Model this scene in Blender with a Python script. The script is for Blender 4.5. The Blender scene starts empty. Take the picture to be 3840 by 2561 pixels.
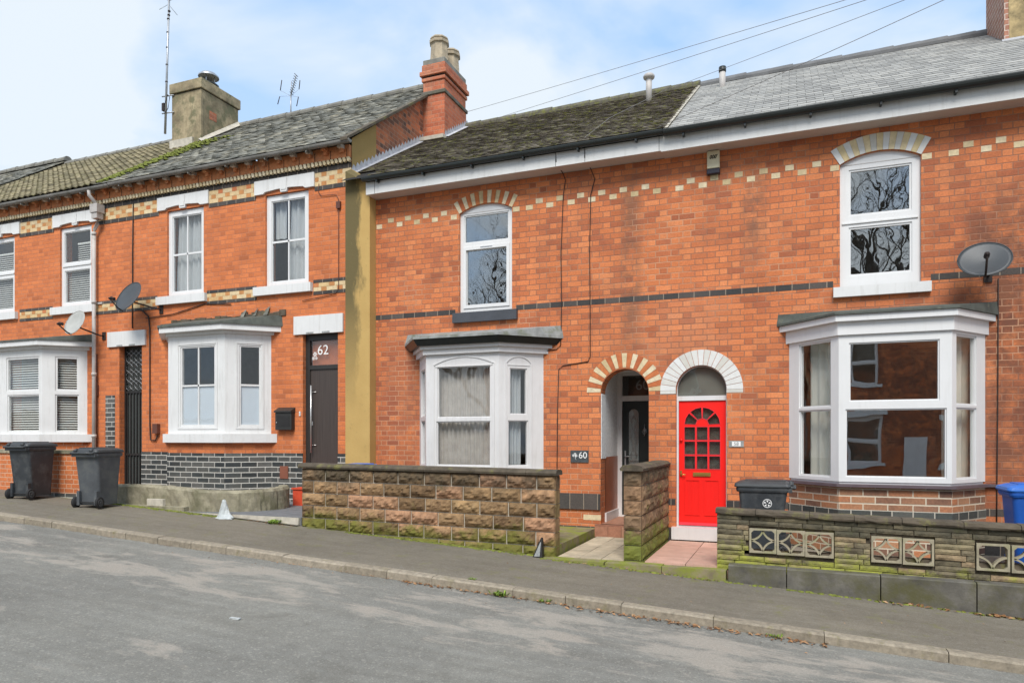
import bpy, math, random
from math import sin, cos, pi, radians, sqrt, atan2
from mathutils import Vector, Matrix
from mathutils.geometry import tessellate_polygon
random.seed(11)
S = bpy.context.scene
C = S.collection

# ------------------------------------------------------------------ camera
cd = bpy.data.cameras.new('camera'); cam = bpy.data.objects.new('camera', cd); C.objects.link(cam)
cd.sensor_width = 36; cd.lens = 36*703/1024; cd.shift_y = (437-341)/1024
cd.clip_end = 1000; cam.location = (0, -11.4, 1.9); cam.rotation_euler = (radians(90), 0, radians(21.717))
S.camera = cam

# ------------------------------------------------------------------ sky, sun, exposure
SUN = Vector((0.16, -0.66, 0.80)).normalized()
W = bpy.data.worlds.new('World'); S.world = W; W.use_nodes = True
nt = W.node_tree; nt.nodes.clear()
def wn(t, **k):
    n = nt.nodes.new(t)
    for a, b in k.items(): setattr(n, a, b)
    return n
sky = wn('ShaderNodeTexSky', sky_type='NISHITA', sun_disc=False)
sky.sun_elevation = math.asin(SUN.z); sky.sun_rotation = atan2(SUN.x, SUN.y)
tc = wn('ShaderNodeTexCoord'); sep = wn('ShaderNodeSeparateXYZ'); nt.links.new(tc.outputs['Generated'], sep.inputs[0])
ad = wn('ShaderNodeMath', operation='ADD'); ad.inputs[1].default_value = 0.35; nt.links.new(sep.outputs[2], ad.inputs[0])
mx = wn('ShaderNodeMath', operation='MAXIMUM'); mx.inputs[1].default_value = 0.1; nt.links.new(ad.outputs[0], mx.inputs[0])
dx = wn('ShaderNodeMath', operation='DIVIDE'); dy = wn('ShaderNodeMath', operation='DIVIDE')
nt.links.new(sep.outputs[0], dx.inputs[0]); nt.links.new(mx.outputs[0], dx.inputs[1])
nt.links.new(sep.outputs[1], dy.inputs[0]); nt.links.new(mx.outputs[0], dy.inputs[1])
cmb = wn('ShaderNodeCombineXYZ'); nt.links.new(dx.outputs[0], cmb.inputs[0]); nt.links.new(dy.outputs[0], cmb.inputs[1])
nz = wn('ShaderNodeTexNoise'); nz.inputs['Scale'].default_value = 2.3; nz.inputs['Detail'].default_value = 6; nz.inputs['Roughness'].default_value = .5
nz.inputs['Distortion'].default_value = .3
nt.links.new(cmb.outputs[0], nz.inputs['Vector'])
nz2 = wn('ShaderNodeTexNoise'); nz2.inputs['Scale'].default_value = 0.6; nt.links.new(cmb.outputs[0], nz2.inputs['Vector'])
mr = wn('ShaderNodeMapRange'); mr.inputs['From Min'].default_value = .40; mr.inputs['From Max'].default_value = .62
nt.links.new(nz.outputs[0], mr.inputs[0])
# thicker veil low down and towards the left, where the photograph is whitest
lf = wn('ShaderNodeMapRange'); lf.inputs['From Min'].default_value = .15; lf.inputs['From Max'].default_value = -.75
lf.inputs['To Min'].default_value = 0; lf.inputs['To Max'].default_value = .10; nt.links.new(sep.outputs[0], lf.inputs[0])
lo = wn('ShaderNodeMapRange'); lo.inputs['From Min'].default_value = .62; lo.inputs['From Max'].default_value = .1
lo.inputs['To Min'].default_value = 0; lo.inputs['To Max'].default_value = .38; nt.links.new(sep.outputs[2], lo.inputs[0])
a1 = wn('ShaderNodeMath', operation='ADD'); nt.links.new(mr.outputs[0], a1.inputs[0]); nt.links.new(lf.outputs[0], a1.inputs[1])
a2 = wn('ShaderNodeMath', operation='ADD', use_clamp=True); nt.links.new(a1.outputs[0], a2.inputs[0]); nt.links.new(lo.outputs[0], a2.inputs[1])
veil = wn('ShaderNodeMapRange'); veil.inputs['To Min'].default_value = .0; veil.inputs['To Max'].default_value = .93; nt.links.new(a2.outputs[0], veil.inputs[0])
mixc = wn('ShaderNodeMix', data_type='RGBA'); nt.links.new(veil.outputs[0], mixc.inputs[0]); 
blue = wn('ShaderNodeMix', data_type='RGBA'); blue.inputs[0].default_value = .75; nt.links.new(sky.outputs[0], blue.inputs[6]); blue.inputs[7].default_value = (1.20, 2.05, 3.3, 1)
nt.links.new(blue.outputs[2], mixc.inputs[6])
mixc.inputs[7].default_value = (2.72, 2.96, 3.15, 1)
bg = wn('ShaderNodeBackground'); bg.inputs[1].default_value = 0.12; nt.links.new(mixc.outputs[2], bg.inputs[0])
wo = wn('ShaderNodeOutputWorld'); nt.links.new(bg.outputs[0], wo.inputs[0])
ld = bpy.data.lights.new('sun', 'SUN'); ld.energy = 1.5; ld.angle = radians(26); ld.color = (1, .96, .9)
sun = bpy.data.objects.new('sun', ld); C.objects.link(sun); sun.location = (-10, -20, 20)
sun.rotation_euler = (-SUN).to_track_quat('-Z', 'Y').to_euler()
S.view_settings.view_transform = 'Standard'; S.view_settings.look = 'None'; S.view_settings.gamma = 1
S.view_settings.exposure = 1.4

# ------------------------------------------------------------------ node helper
class NT:
    def __init__(s, name):
        s.m = bpy.data.materials.new(name); s.m.use_nodes = True; s.t = s.m.node_tree
        s.b = s.t.nodes['Principled BSDF']; s.o = s.t.nodes['Material Output']
    def n(s, t, **k):
        n = s.t.nodes.new(t)
        for a, b in k.items(): setattr(n, a, b)
        return n
    def put(s, sock, v):
        if isinstance(v, bpy.types.NodeSocket): s.t.links.new(v, sock)
        elif isinstance(v, (tuple, list)) and len(v) == 3 and sock.type == 'RGBA': sock.default_value = (*v, 1)
        else: sock.default_value = v
    def M(s, op, a, b=0.0, c=None, clamp=False):
        n = s.n('ShaderNodeMath', operation=op, use_clamp=clamp); s.put(n.inputs[0], a); s.put(n.inputs[1], b)
        if c is not None: s.put(n.inputs[2], c)
        return n.outputs[0]
    def mix(s, f, a, b, mode='MIX'):
        n = s.n('ShaderNodeMix', data_type='RGBA', blend_type=mode); s.put(n.inputs[0], f); s.put(n.inputs[6], a); s.put(n.inputs[7], b)
        return n.outputs[2]
    def noise(s, v, sc, det=3, rough=.55, dist=0):
        n = s.n('ShaderNodeTexNoise'); s.put(n.inputs['Vector'], v); n.inputs['Scale'].default_value = sc
        n.inputs['Detail'].default_value = det; n.inputs['Roughness'].default_value = rough; n.inputs['Distortion'].default_value = dist
        return n.outputs[0]
    def ramp(s, f, stops, const=False):
        n = s.n('ShaderNodeValToRGB'); r = n.color_ramp; r.interpolation = 'CONSTANT' if const else 'LINEAR'
        while len(r.elements) > 1: r.elements.remove(r.elements[0])
        r.elements[0].position = stops[0][0]; r.elements[0].color = (*stops[0][1], 1)
        for p, c in stops[1:]:
            e = r.elements.new(p); e.color = (*c, 1)
        s.put(n.inputs[0], f); return n.outputs[0]
    def rng(s, v, a, b, c=0., d=1.):
        n = s.n('ShaderNodeMapRange'); s.put(n.inputs[0], v)
        for i, x in enumerate((a, b, c, d)): n.inputs[i+1].default_value = x
        return n.outputs[0]
    def pos(s): return s.n('ShaderNodeNewGeometry').outputs['Position']
    def isl(s): return s.n('ShaderNodeNewGeometry').outputs['Random Per Island']
    def uv(s): return s.n('ShaderNodeUVMap').outputs[0]
    def scale(s, v, k):
        n = s.n('ShaderNodeVectorMath', operation='MULTIPLY'); s.put(n.inputs[0], v); n.inputs[1].default_value = k; return n.outputs[0]
    def sep(s, v):
        n = s.n('ShaderNodeSeparateXYZ'); s.put(n.inputs[0], v); return n.outputs
    def bump(s, h, st=.3, d=.02, normal=None):
        n = s.n('ShaderNodeBump'); s.put(n.inputs['Height'], h); n.inputs['Strength'].default_value = st; n.inputs['Distance'].default_value = d
        if normal is not None: s.put(n.inputs['Normal'], normal)
        return n.outputs[0]
    def end(s, col, rough=.85, normal=None, metal=0, spec=.4):
        s.put(s.b.inputs['Base Color'], col); s.put(s.b.inputs['Roughness'], rough); s.b.inputs['Metallic'].default_value = metal
        s.b.inputs['Specular IOR Level'].default_value = spec
        if normal is not None: s.put(s.b.inputs['Normal'], normal)
        return s.m

def plain(name, col, rough=.8, var=.12, vs=3., bs=60., bst=.15, dirt=None, dirt_s=2.5, dirt_lo=.55, dirt_hi=.75, metal=0, isl=0, spec=.4, drip=0):
    k = NT(name); p = k.pos(); v = k.noise(p, vs, 5, .6)
    c = k.mix(1.0, col, k.ramp(v, [(.25, (1-var*1.6,)*3), (.75, (1+var*.8,)*3)]), 'MULTIPLY')
    if isl: c = k.mix(1.0, c, k.ramp(k.isl(), [(0, (1-isl,)*3), (1, (1+isl*.5,)*3)]), 'MULTIPLY')
    if dirt: c = k.mix(k.rng(k.noise(p, dirt_s, 6, .65), dirt_lo, dirt_hi), c, dirt)
    if drip: c = k.mix(k.rng(k.noise(k.scale(p, (9, 9, .9)), 1.6, 6, .7), .52, .78, 0, drip), c, (col[0]*.45, col[1]*.42, col[2]*.36))
    return k.end(c, rough, k.bump(k.noise(p, bs, 3), bst, .01), metal, spec)

def brick(name, cols, mortar, mortar2=None, h=.0925, p=.372, s=.665, m=.012, z0=5.826, x0=0., stain=(.16, .09, .055), stain_amt=.5, rough=.85,
          contrast=.25, moss=None, region=None, streak=0, hb=.35):
    k = NT(name); uv = k.sep(k.uv()); P = k.pos()
    wob = k.M('MULTIPLY', k.M('SUBTRACT', k.noise(P, 14, 3), .5), .006)
    x = k.M('ADD', k.M('SUBTRACT', uv[0], x0), wob); y = k.M('ADD', k.M('SUBTRACT', uv[1], z0), wob)
    v = k.M('DIVIDE', y, h); r = k.M('FLOOR', v); fv = k.M('SUBTRACT', v, r)
    U = k.M('ADD', k.M('DIVIDE', x, p), k.M('MULTIPLY', k.M('PINGPONG', r, 1.), .5)); c = k.M('FLOOR', U); f = k.M('SUBTRACT', U, c)
    H = k.M('GREATER_THAN', f, s)
    lo = k.M('MULTIPLY', H, s); hi = k.M('ADD', s, k.M('MULTIPLY', H, 1-s))
    du = k.M('MULTIPLY', k.M('MINIMUM', k.M('SUBTRACT', f, lo), k.M('SUBTRACT', hi, f)), p)
    dv = k.M('MULTIPLY', k.M('MINIMUM', fv, k.M('SUBTRACT', 1., fv)), h)
    d = k.M('ADD', k.M('MINIMUM', du, dv), k.M('MULTIPLY', k.M('SUBTRACT', k.noise(P, 45, 2), .5), .006))
    mask = k.rng(d, m*.28, m*.72)
    cb = k.n('ShaderNodeCombineXYZ'); k.put(cb.inputs[0], k.M('ADD', k.M('MULTIPLY', c, 2.), H)); k.put(cb.inputs[1], r)
    wn_ = k.n('ShaderNodeTexWhiteNoise', noise_dimensions='2D'); k.put(wn_.inputs['Vector'], cb.outputs[0])
    big = k.noise(P, .55, 4, .6); mid = k.noise(P, 2.2, 5, .65)
    rnd = k.M('ADD', k.M('MULTIPLY', wn_.outputs[0], .8), k.M('MULTIPLY', k.M('SUBTRACT', mid, .5), .55), clamp=True)
    n_ = len(cols); col = k.ramp(rnd, [(i/(n_-1), q) for i, q in enumerate(cols)])
    col = k.mix(1., col, k.ramp(k.noise(P, 38, 4, .7), [(.3, (1-contrast,)*3), (.7, (1+contrast*.5,)*3)]), 'MULTIPLY')
    col = k.mix(1., col, k.ramp(wn_.outputs[1], [(0, (.89, .87, .86)), (1, (1.07, 1.07, 1.07))]), 'MULTIPLY')
    col = k.mix(1., col, k.ramp(k.noise(P, 1.0, 6, .7), [(.3, (.84, .82, .80)), (.7, (1.1, 1.1, 1.1))]), 'MULTIPLY')
    st = k.M('MULTIPLY', k.rng(k.noise(k.scale(P, (1., 1., .55)), 1.3, 7, .7), .5, .74), stain_amt)
    col = k.mix(st, col, stain)
    if streak:
        s1 = k.noise(k.scale(P, (3., 3., 14.)), 1.5, 4, .7)
        col = k.mix(k.M('MULTIPLY', k.rng(s1, .55, .72), streak), col, stain)
    mo = mortar
    if mortar2: mo = k.mix(k.rng(k.noise(P, .8, 4, .6), .5, .62), mortar, mortar2)
    if region:   # patches where the brick is sooty and the joints are pale: (x0, x1, z0, z1, colour)
        for (ax, bx, az, bz, cc, amt) in region:
            px = k.sep(P)
            g = k.M('MULTIPLY', k.M('MULTIPLY', k.rng(px[0], ax-.2, ax+.2), k.rng(px[0], bx+.2, bx-.2)), k.M('MULTIPLY', k.rng(px[2], az-.5, az+.5), k.rng(px[2], bz+.5, bz-.5)))
            g = k.M('MULTIPLY', g, k.rng(k.noise(P, 3.1, 5, .7), .36, .56))
            col = k.mix(k.M('MULTIPLY', g, amt, clamp=True), col, cc)
    out = k.mix(mask, mo, col)
    if moss: out = k.mix(k.rng(k.noise(P, 2.6, 6, .7), moss[1], moss[1]+.15), out, moss[0])
    hgt = k.M('ADD', k.M('MULTIPLY', mask, 1.), k.M('MULTIPLY', k.noise(P, 70, 3), hb))
    return k.end(out, rough, k.bump(hgt, .55, .006))

OR = [(.40, .122, .054), (.53, .163, .062), (.60, .188, .068), (.635, .203, .073), (.67, .235, .090), (.60, .245, .13)]
OR2 = [(.48, .146, .052), (.59, .178, .060), (.625, .190, .063), (.645, .200, .067), (.66, .222, .080)]
SOOT = (.13, .055, .035)
M = {}
M['brick'] = brick('orange_brick', OR, (.27, .125, .075), (.50, .27, .16), stain=(.26, .115, .068),
                   region=[(2.2, 5., 1.2, 5.2, SOOT, .8), (-2.46, -2.42, 3.4, 6.4, (.13, .075, .05), 2.2), (-.58, -.50, 4.7, 6.0, (.14, .08, .055), 2.2), (-2.3, -.9, 3.3, 3.9, (.46, .22, .13), .5),
                           (-7.9, -6.3, .9, 3.6, (.26, .085, .05), .55), (1.8, 3.6, 4.6, 6.2, SOOT, .25)])
M['brick62'] = brick('bright_orange_brick', OR2, (.42, .15, .075), (.50, .22, .12), stain=(.25, .10, .06), streak=.5, stain_amt=.25, contrast=.15)
M['brick64'] = brick('red_orange_brick', OR2, (.55, .36, .24), None, stain=(.2, .08, .05), stain_amt=.2, h=.085, z0=.02)
M['bluebrick'] = brick('blue_engineering_brick', [(.030, .036, .038), (.05, .058, .058), (.085, .09, .085), (.12, .12, .11), (.04, .045, .05)], (.52, .50, .45), None, stain=(.10, .08, .05), stain_amt=.35, s=1.01, p=.30, h=.105, m=.016, rough=.55)
M['mixbrick'] = brick('reclaimed_brick', [(.10, .06, .05), (.30, .15, .09), (.42, .22, .12), (.50, .20, .09), (.26, .14, .09), (.45, .27, .17)], (.58, .50, .38), None, s=1.01, p=.30, h=.10, m=.018, z0=.90, stain_amt=.15)
M['bluecourse'] = brick('blue_brick_course', [(.035, .042, .042), (.07, .08, .075), (.11, .11, .10)], (.50, .46, .38), None, stain=(.12, .09, .06), stain_amt=.3, s=1.01, p=.25, h=.115, z0=.80, m=.016)
M['gablebrick'] = brick('weathered_gable_brick', [(.14, .08, .06), (.34, .13, .07), (.54, .18, .08), (.60, .22, .10)], (.34, .22, .15), None, stain=(.09, .07, .06), stain_amt=.7)
M['chimbrick'] = brick('chimney_brick', [(.42, .12, .06), (.52, .15, .07), (.58, .18, .085), (.36, .12, .07)], (.40, .2, .13), None, stain=(.30, .26, .17), stain_amt=.45)
M['oldchim'] = brick('stained_chimney_brick', [(.36, .16, .10), (.46, .22, .15), (.30, .14, .1)], (.6, .5, .42), None, stain=(.30, .2, .13))
M['bandbrick'] = brick('blue_band_brick', [(.045, .045, .045), (.075, .068, .062), (.11, .09, .08)], (.30, .24, .18), None, s=1.01, p=.24, h=.5, z0=3.0, stain_amt=.2, m=.014)
def islcol(name, stops, rough=.85, spec=.25, bs=50, bst=.3, moss=None, moss_r=(.5, .62), moss_s=3., var=.2, vs=12, const=False, stain=None):
    k = NT(name); P = k.pos(); c = k.ramp(k.isl(), stops, const)
    c = k.mix(1., c, k.ramp(k.noise(P, vs, 6, .7), [(.28, (1-var*1.5,)*3), (.72, (1+var,)*3)]), 'MULTIPLY')
    if stain: c = k.mix(k.rng(k.noise(P, stain[1], 6, .7), .5, .7), c, stain[0])
    if moss: c = k.mix(k.rng(k.noise(P, moss_s, 8, .75), *moss_r), c, moss)
    return k.end(c, rough, k.bump(k.noise(P, bs, 5, .7), bst, .012), 0, spec)
M['cream'] = islcol('cream_brick', [(0, (.52, .40, .22)), (.5, (.66, .54, .34)), (1, (.70, .60, .42))])
M['paleyellow'] = islcol('pale_yellow_paint', [(0, (.62, .50, .28)), (1, (.70, .58, .36))], var=.12)
M['checker'] = islcol('checker_tile', [(0, (.62, .46, .25)), (.5, (.66, .52, .32)), (.55, (.56, .34, .16)), (.65, (.62, .44, .22)), (1, (.66, .54, .34))], var=.15)
M['tan'] = islcol('tan_tile', [(0, (.46, .21, .08)), (.6, (.54, .26, .10)), (1, (.52, .17, .07))], var=.12)
M['voussoir'] = islcol('orange_voussoir', [(0, (.42, .12, .05)), (.5, (.52, .16, .06)), (1, (.56, .19, .07))])
M['whitecorbel'] = plain('lime_washed_corbel', (.56, .50, .42), .8, .25, 12)
M['dogtooth'] = islcol('corbel_brick', [(0, (.48, .17, .07)), (.6, (.58, .22, .09)), (1, (.60, .30, .15))], stain=((.3, .18, .11), 5))
M['white'] = plain('white_masonry_paint', (.66, .66, .645), .6, .05, 2, dirt=(.55, .54, .50), dirt_s=3.5, dirt_lo=.62, dirt_hi=.85, drip=0.35)
M['paintvous'] = islcol('white_painted_voussoir', [(0, (.55, .53, .47)), (.4, (.63, .62, .58)), (1, (.68, .68, .66))], var=.06)
M['upvc'] = plain('white_plastic_frame', (.68, .68, .67), .35, .03, 2, bst=.02, spec=.5, drip=0.16)
M['fascia'] = plain('white_fascia_board', (.60, .60, .58), .45, .08, 1.2, dirt=(.45, .42, .38), dirt_s=2, dirt_lo=.62, dirt_hi=.9, drip=0.3)
M['soffit'] = plain('soffit_board', (.55, .47, .42), .6, .06, 2)
M['blackpl'] = plain('black_plastic_gutter', (.022, .026, .024), .35, .2, 3, bst=.05)
M['gutter62'] = plain('weathered_grey_gutter', (.20, .19, .17), .6, .3, 3, dirt=(.08, .08, .06), dirt_s=6, dirt_lo=.5, dirt_hi=.7)
M['pipe'] = plain('grey_painted_pipe', (.46, .43, .40), .55, .15, 3, dirt=(.2, .15, .1), dirt_s=8, dirt_lo=.6, dirt_hi=.75)
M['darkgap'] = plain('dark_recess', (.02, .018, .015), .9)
M['slate58'] = islcol('grey_slate', [(0, (.235, .23, .215)), (.5, (.30, .295, .275)), (1, (.37, .36, .33))], .9, var=.12, moss=(.25, .23, .17), moss_r=(.62, .8), moss_s=1.5)
M['slate62'] = islcol('weathered_slate', [(0, (.13, .13, .11)), (.4, (.20, .195, .165)), (.8, (.27, .26, .215)), (1, (.36, .33, .25))], .85, var=.35, vs=8, moss=(.30, .27, .15), moss_r=(.60, .74), moss_s=5)
M['tile60'] = islcol('mossy_roof_tile', [(0, (.11, .092, .07)), (.5, (.17, .145, .115)), (1, (.25, .215, .17))], .9, var=.35, vs=16, moss=(.26, .26, .065), moss_r=(.52, .64), moss_s=9, stain=((.07, .06, .045), 2.2))
M['tile64'] = islcol('brown_clay_pantile', [(0, (.10, .085, .05)), (.5, (.18, .155, .09)), (1, (.30, .25, .15))], .9, var=.3, vs=14, moss=(.19, .18, .07), moss_r=(.55, .68), moss_s=5)
M['ridge'] = plain('ridge_tile_grey', (.22, .21, .18), .8, .3, 5, dirt=(.16, .15, .09), dirt_s=8)
M['ridge60'] = plain('mossy_ridge_tile', (.13, .12, .09), .9, .35, 8, dirt=(.16, .16, .05), dirt_s=9, dirt_lo=.5, dirt_hi=.65)
M['ridge58'] = plain('ridge_tile_dark', (.14, .14, .14), .7, .2, 5)
M['mortar'] = plain('pale_mortar', (.50, .46, .38), .9, .2, 8)
M['lead'] = plain('lead_flashing', (.50, .50, .52), .5, .2, 9, dirt=(.30, .30, .30), dirt_s=10, dirt_lo=.5)
M['leadroof'] = plain('weathered_lead_roof', (.30, .31, .30), .6, .3, 6, dirt=(.16, .17, .12), dirt_s=5, dirt_lo=.48, dirt_hi=.65)
M['feltroof'] = plain('green_grey_felt', (.095, .105, .09), .8, .3, 5, dirt=(.18, .18, .13), dirt_s=7, dirt_lo=.58)
M['render'] = None
k = NT('ochre_render'); P = k.pos(); sp = k.sep(P)
edge = k.M('MULTIPLY', k.rng(sp[1], .0, -.05, .35, 1.), k.M('MULTIPLY', k.rng(k.M('ADD', sp[0], k.M('MULTIPLY', k.M('SUBTRACT', k.noise(k.scale(P, (1, 1, .35)), 3, 5, .7), .5), .7)), -7.50, -7.62), k.rng(sp[2], 2.3, 4.6)))
c = k.mix(k.noise(P, 3, 4), (.42, .27, .09), (.52, .35, .125))
c = k.mix(k.M('MULTIPLY', edge, .9), c, (.095, .08, .035))
c = k.mix(k.rng(k.noise(P, 9, 6, .7), .6, .8), c, (.2, .17, .07))
M['render'] = k.end(c, .9, k.bump(k.noise(P, 40, 4), .3, .01))
M['stackrender'] = plain('stained_cement_render', (.37, .30, .185), .95, .45, 2.2, 25, .5, dirt=(.16, .15, .085), dirt_s=3.4, dirt_lo=.48, dirt_hi=.62, drip=0.8)
M['yellowrender'] = plain('yellow_cement_render', (.48, .36, .18), .95, .3, 2.2, 25, .4, dirt=(.19, .15, .08), dirt_s=2.4, dirt_lo=.48, dirt_hi=.66)
M['pot'] = plain('buff_clay_pot', (.40, .33, .23), .85, .25, 7, dirt=(.17, .15, .11), dirt_s=9, dirt_lo=.52)
M['galv'] = plain('galvanised_metal', (.42, .43, .44), .4, .15, 9, metal=.6, bst=.03)
M['steel'] = plain('brushed_steel', (.62, .60, .57), .3, .05, metal=.8, bst=.02)
M['brass'] = plain('brass', (.62, .42, .12), .3, .1, metal=.8, bst=.02)
M['slatesill'] = plain('dark_slate_sill', (.06, .065, .075), .5, .15, 4)
M['sillbrown'] = plain('dark_quarry_sill', (.12, .09, .10), .5, .15, 4)
M['doorbrown'] = None
k = NT('dark_brown_grained_door'); P = k.pos()
g = k.noise(k.scale(P, (60, 60, 1.2)), 1, 4, .6)
M['doorbrown'] = k.end(k.ramp(g, [(.3, (.042, .032, .027)), (.7, (.070, .054, .046))]), .45, k.bump(g, .3, .004))
M['blackframe'] = plain('black_door_frame', (.028, .027, .025), .45, .1, bst=.05)
M['doorblack'] = plain('black_composite_door', (.016, .022, .021), .4, .1, bst=.05)
M['red'] = plain('glossy_red_door', (.84, .016, .012), .38, .04, 3, bst=.04, spec=.35, drip=0.12)
M['redbar'] = plain('pinkish_red_bar', (.75, .05, .07), .4, .04)
M['redbrick'] = plain('red_step_paint', (.60, .075, .03), .6, .15, 8)
M['gate'] = plain('black_iron', (.020, .019, .018), .5, .2, bst=.1)
M['board'] = plain('plywood_dark', (.05, .055, .05), .7)
M['whitewood'] = plain('white_gloss_wood', (.65, .64, .63), .35, .04, drip=0.25)
M['porchtile'] = plain('maroon_orange_dado', (.38, .11, .04), .35, .2, 3)
M['porchplaster'] = plain('textured_white_plaster', (.76, .77, .75), .8, .16, 22, 22, .9)
M['stepred'] = islcol('terracotta_step_tile', [(0, (.24, .11, .075)), (.5, (.35, .16, .10)), (1, (.42, .23, .15))], .5)
M['greyfan'] = plain('olive_grey_blind', (.15, .145, .12), .6)
M['wallin'] = plain('room_wall', (.36, .33, .28), .9)
M['net'] = plain('net_curtain', (.40, .41, .41), .9, .05)
M['netbeige'] = plain('beige_curtain', (.42, .38, .34), .9, .12, 8)
M['creamcur'] = plain('cream_curtain', (.62, .59, .50), .9, .05)
M['blind'] = plain('venetian_slat', (.66, .65, .60), .5, .04)
M['leadedgrey'] = plain('grey_textured_backing', (.13, .135, .12), .7, .5, 9)
M['frost'] = plain('frosted_film', (.52, .56, .60), .35, .03, bst=.02)
M['cable'] = plain('black_cable', (.03, .02, .017), .7)
M['wire'] = plain('overhead_wire', (.22, .21, .2), .7)
M['dish'] = plain('grey_dish', (.06, .066, .07), .45, .12, 4, bst=.03)
M['dishpale'] = plain('pale_dish', (.40, .40, .37), .6, .12, 4)
M['binblack'] = plain('charcoal_bin_plastic', (.038, .043, .048), .5, .25, 4, 30, .1, dirt=(.085, .09, .09), dirt_s=5, dirt_lo=.5, dirt_hi=.75)
M['bingrey'] = plain('faded_grey_bin_plastic', (.085, .093, .10), .6, .2, 4, 30, .1, dirt=(.12, .125, .115), dirt_s=4, dirt_lo=.48, dirt_hi=.75)
M['binlid'] = plain('bin_lid_plastic', (.055, .06, .063), .5, .2, 6)
M['binblue'] = plain('blue_bin_plastic', (.015, .10, .42), .45, .12, 4)
M['bluelid'] = plain('blue_lid_plastic', (.04, .17, .58), .45, .12, 4)
M['rubber'] = plain('black_tyre', (.02, .02, .02), .8)
M['hub'] = plain('grey_wheel_hub', (.07, .07, .07), .6)
M['box'] = plain('alarm_cream_plastic', (.62, .56, .38), .5, .05)
M['alarmdark'] = plain('alarm_dark_lens', (.02, .015, .025), .3)
M['sign'] = plain('dark_slate_sign', (.07, .08, .085), .5, .3, 20)
M['signgrey'] = plain('grey_stone_sign', (.30, .31, .30), .6, .3, 20)
M['letter'] = plain('white_lettering', (.78, .78, .76), .5, .02)
M['greyletter'] = plain('grey_etched_lettering', (.20, .21, .21), .5, .02)
M['airbrick'] = plain('terracotta_vent', (.24, .085, .05), .8, .2)
M['downbrown'] = plain('brown_plastic_box', (.12, .045, .03), .5)
M['slab'] = plain('buff_paving_slab', (.50, .42, .30), .85, .2, 5, dirt=(.30, .26, .19), dirt_s=3.5, dirt_lo=.5, dirt_hi=.7, isl=.15)
M['pinkslab'] = plain('pink_paving_slab', (.56, .35, .27), .8, .12, 5, dirt=(.38, .27, .2), dirt_s=4, dirt_lo=.55, dirt_hi=.75, isl=.15)
M['greyslab'] = plain('grey_paving', (.16, .165, .17), .8, .2, 5)
M['kerbstone'] = islcol('granite_kerb', [(0, (.24, .205, .155)), (.5, (.28, .24, .18)), (1, (.32, .275, .21))], .9, var=.25, vs=18, moss=(.17, .15, .06), moss_r=(.56, .74), moss_s=4)
M['concrete'] = plain('rough_old_concrete', (.30, .27, .19), .95, .3, 4, 22, .6, dirt=(.15, .14, .085), dirt_s=3.2, dirt_lo=.46, dirt_hi=.66, drip=0.6)
M['flagdark'] = plain('dark_plinth_stone', (.135, .125, .105), .85, .35, 5, 30, .4, dirt=(.085, .08, .035), dirt_s=2.6, dirt_lo=.46, dirt_hi=.66, isl=.15)
M['coping'] = plain('dark_weathered_coping', (.105, .085, .06), .95, .35, 6, 25, .5, dirt=(.16, .15, .05), dirt_s=4.5, dirt_lo=.55, dirt_hi=.7)
M['mossy'] = plain('moss', (.17, .19, .03), .95, .5, 12, 60, .8)
M['leaf'] = islcol('fallen_leaf', [(0, (.13, .06, .025)), (.5, (.28, .14, .06)), (1, (.42, .26, .14))], .8)
M['weed'] = islcol('weed_leaf', [(0, (.09, .16, .02)), (1, (.24, .34, .05))], .7)
M['bag'] = plain('white_plastic_bag', (.46, .49, .48), .4, .15, 15, 30, .6)
M['bark'] = plain('bark', (.11, .09, .07), .95, .3, 8)
M['screen'] = plain('cast_screen_block', (.34, .30, .21), .9, .2, 8, 30, .4, dirt=(.26, .25, .13), dirt_s=5, dirt_lo=.5, dirt_hi=.68)
M['polewood'] = plain('brown_pole', (.14, .10, .07), .9)
def blockmat(name, stops, mcol, mlo, zref, dark=None):
    """rock faced stone: moss gathers towards the pavement, colour darkens towards the top course"""
    k = NT(name); P = k.pos(); sp = k.sep(P)
    hg = k.M('ADD', sp[2], k.M('MULTIPLY', sp[0], .0555))
    c = k.ramp(k.isl(), stops)
    n1 = k.noise(P, 9, 6, .65)
    c = k.mix(1., c, k.ramp(n1, [(.32, (.55, .52, .50)), (.52, (.98, .98, .98)), (.7, (1.35, 1.3, 1.25))]), 'MULTIPLY')
    n2 = k.noise(P, 2.4, 7, .72)
    mo = k.M('ADD', k.rng(hg, mlo+.5, mlo+.02, 0, .34), k.M('SUBTRACT', n2, .42))
    c = k.mix(k.rng(mo, .15, .34), c, k.mix(k.noise(P, 6, 3), mcol, (mcol[0]*.55, mcol[1]*.6, mcol[2])))
    if dark:
        dk = k.M('ADD', k.rng(sp[2], dark[0], dark[1], 0, .5), k.M('MULTIPLY', k.M('SUBTRACT', n2, .5), 1.2))
        c = k.mix(k.rng(dk, .25, .55, 0, .8), c, dark[2])
    return k.end(c, .95, k.bump(k.noise(P, 32, 6, .75), .55, .02))
M['block60'] = blockmat('rock_faced_block', [(0, (.14, .085, .042)), (.3, (.22, .140, .068)), (.6, (.31, .195, .10)), (.8, (.36, .20, .115)), (1, (.27, .195, .085))], (.18, .165, .025), -.0, .4, dark=(.98, 1.25, (.062, .05, .032)))
M['blockpier'] = blockmat('mossy_rock_faced_block', [(0, (.16, .10, .055)), (.5, (.22, .14, .08)), (1, (.28, .165, .09))], (.19, .20, .03), .22, .4, dark=(1.0, 1.4, (.07, .055, .035)))
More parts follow.
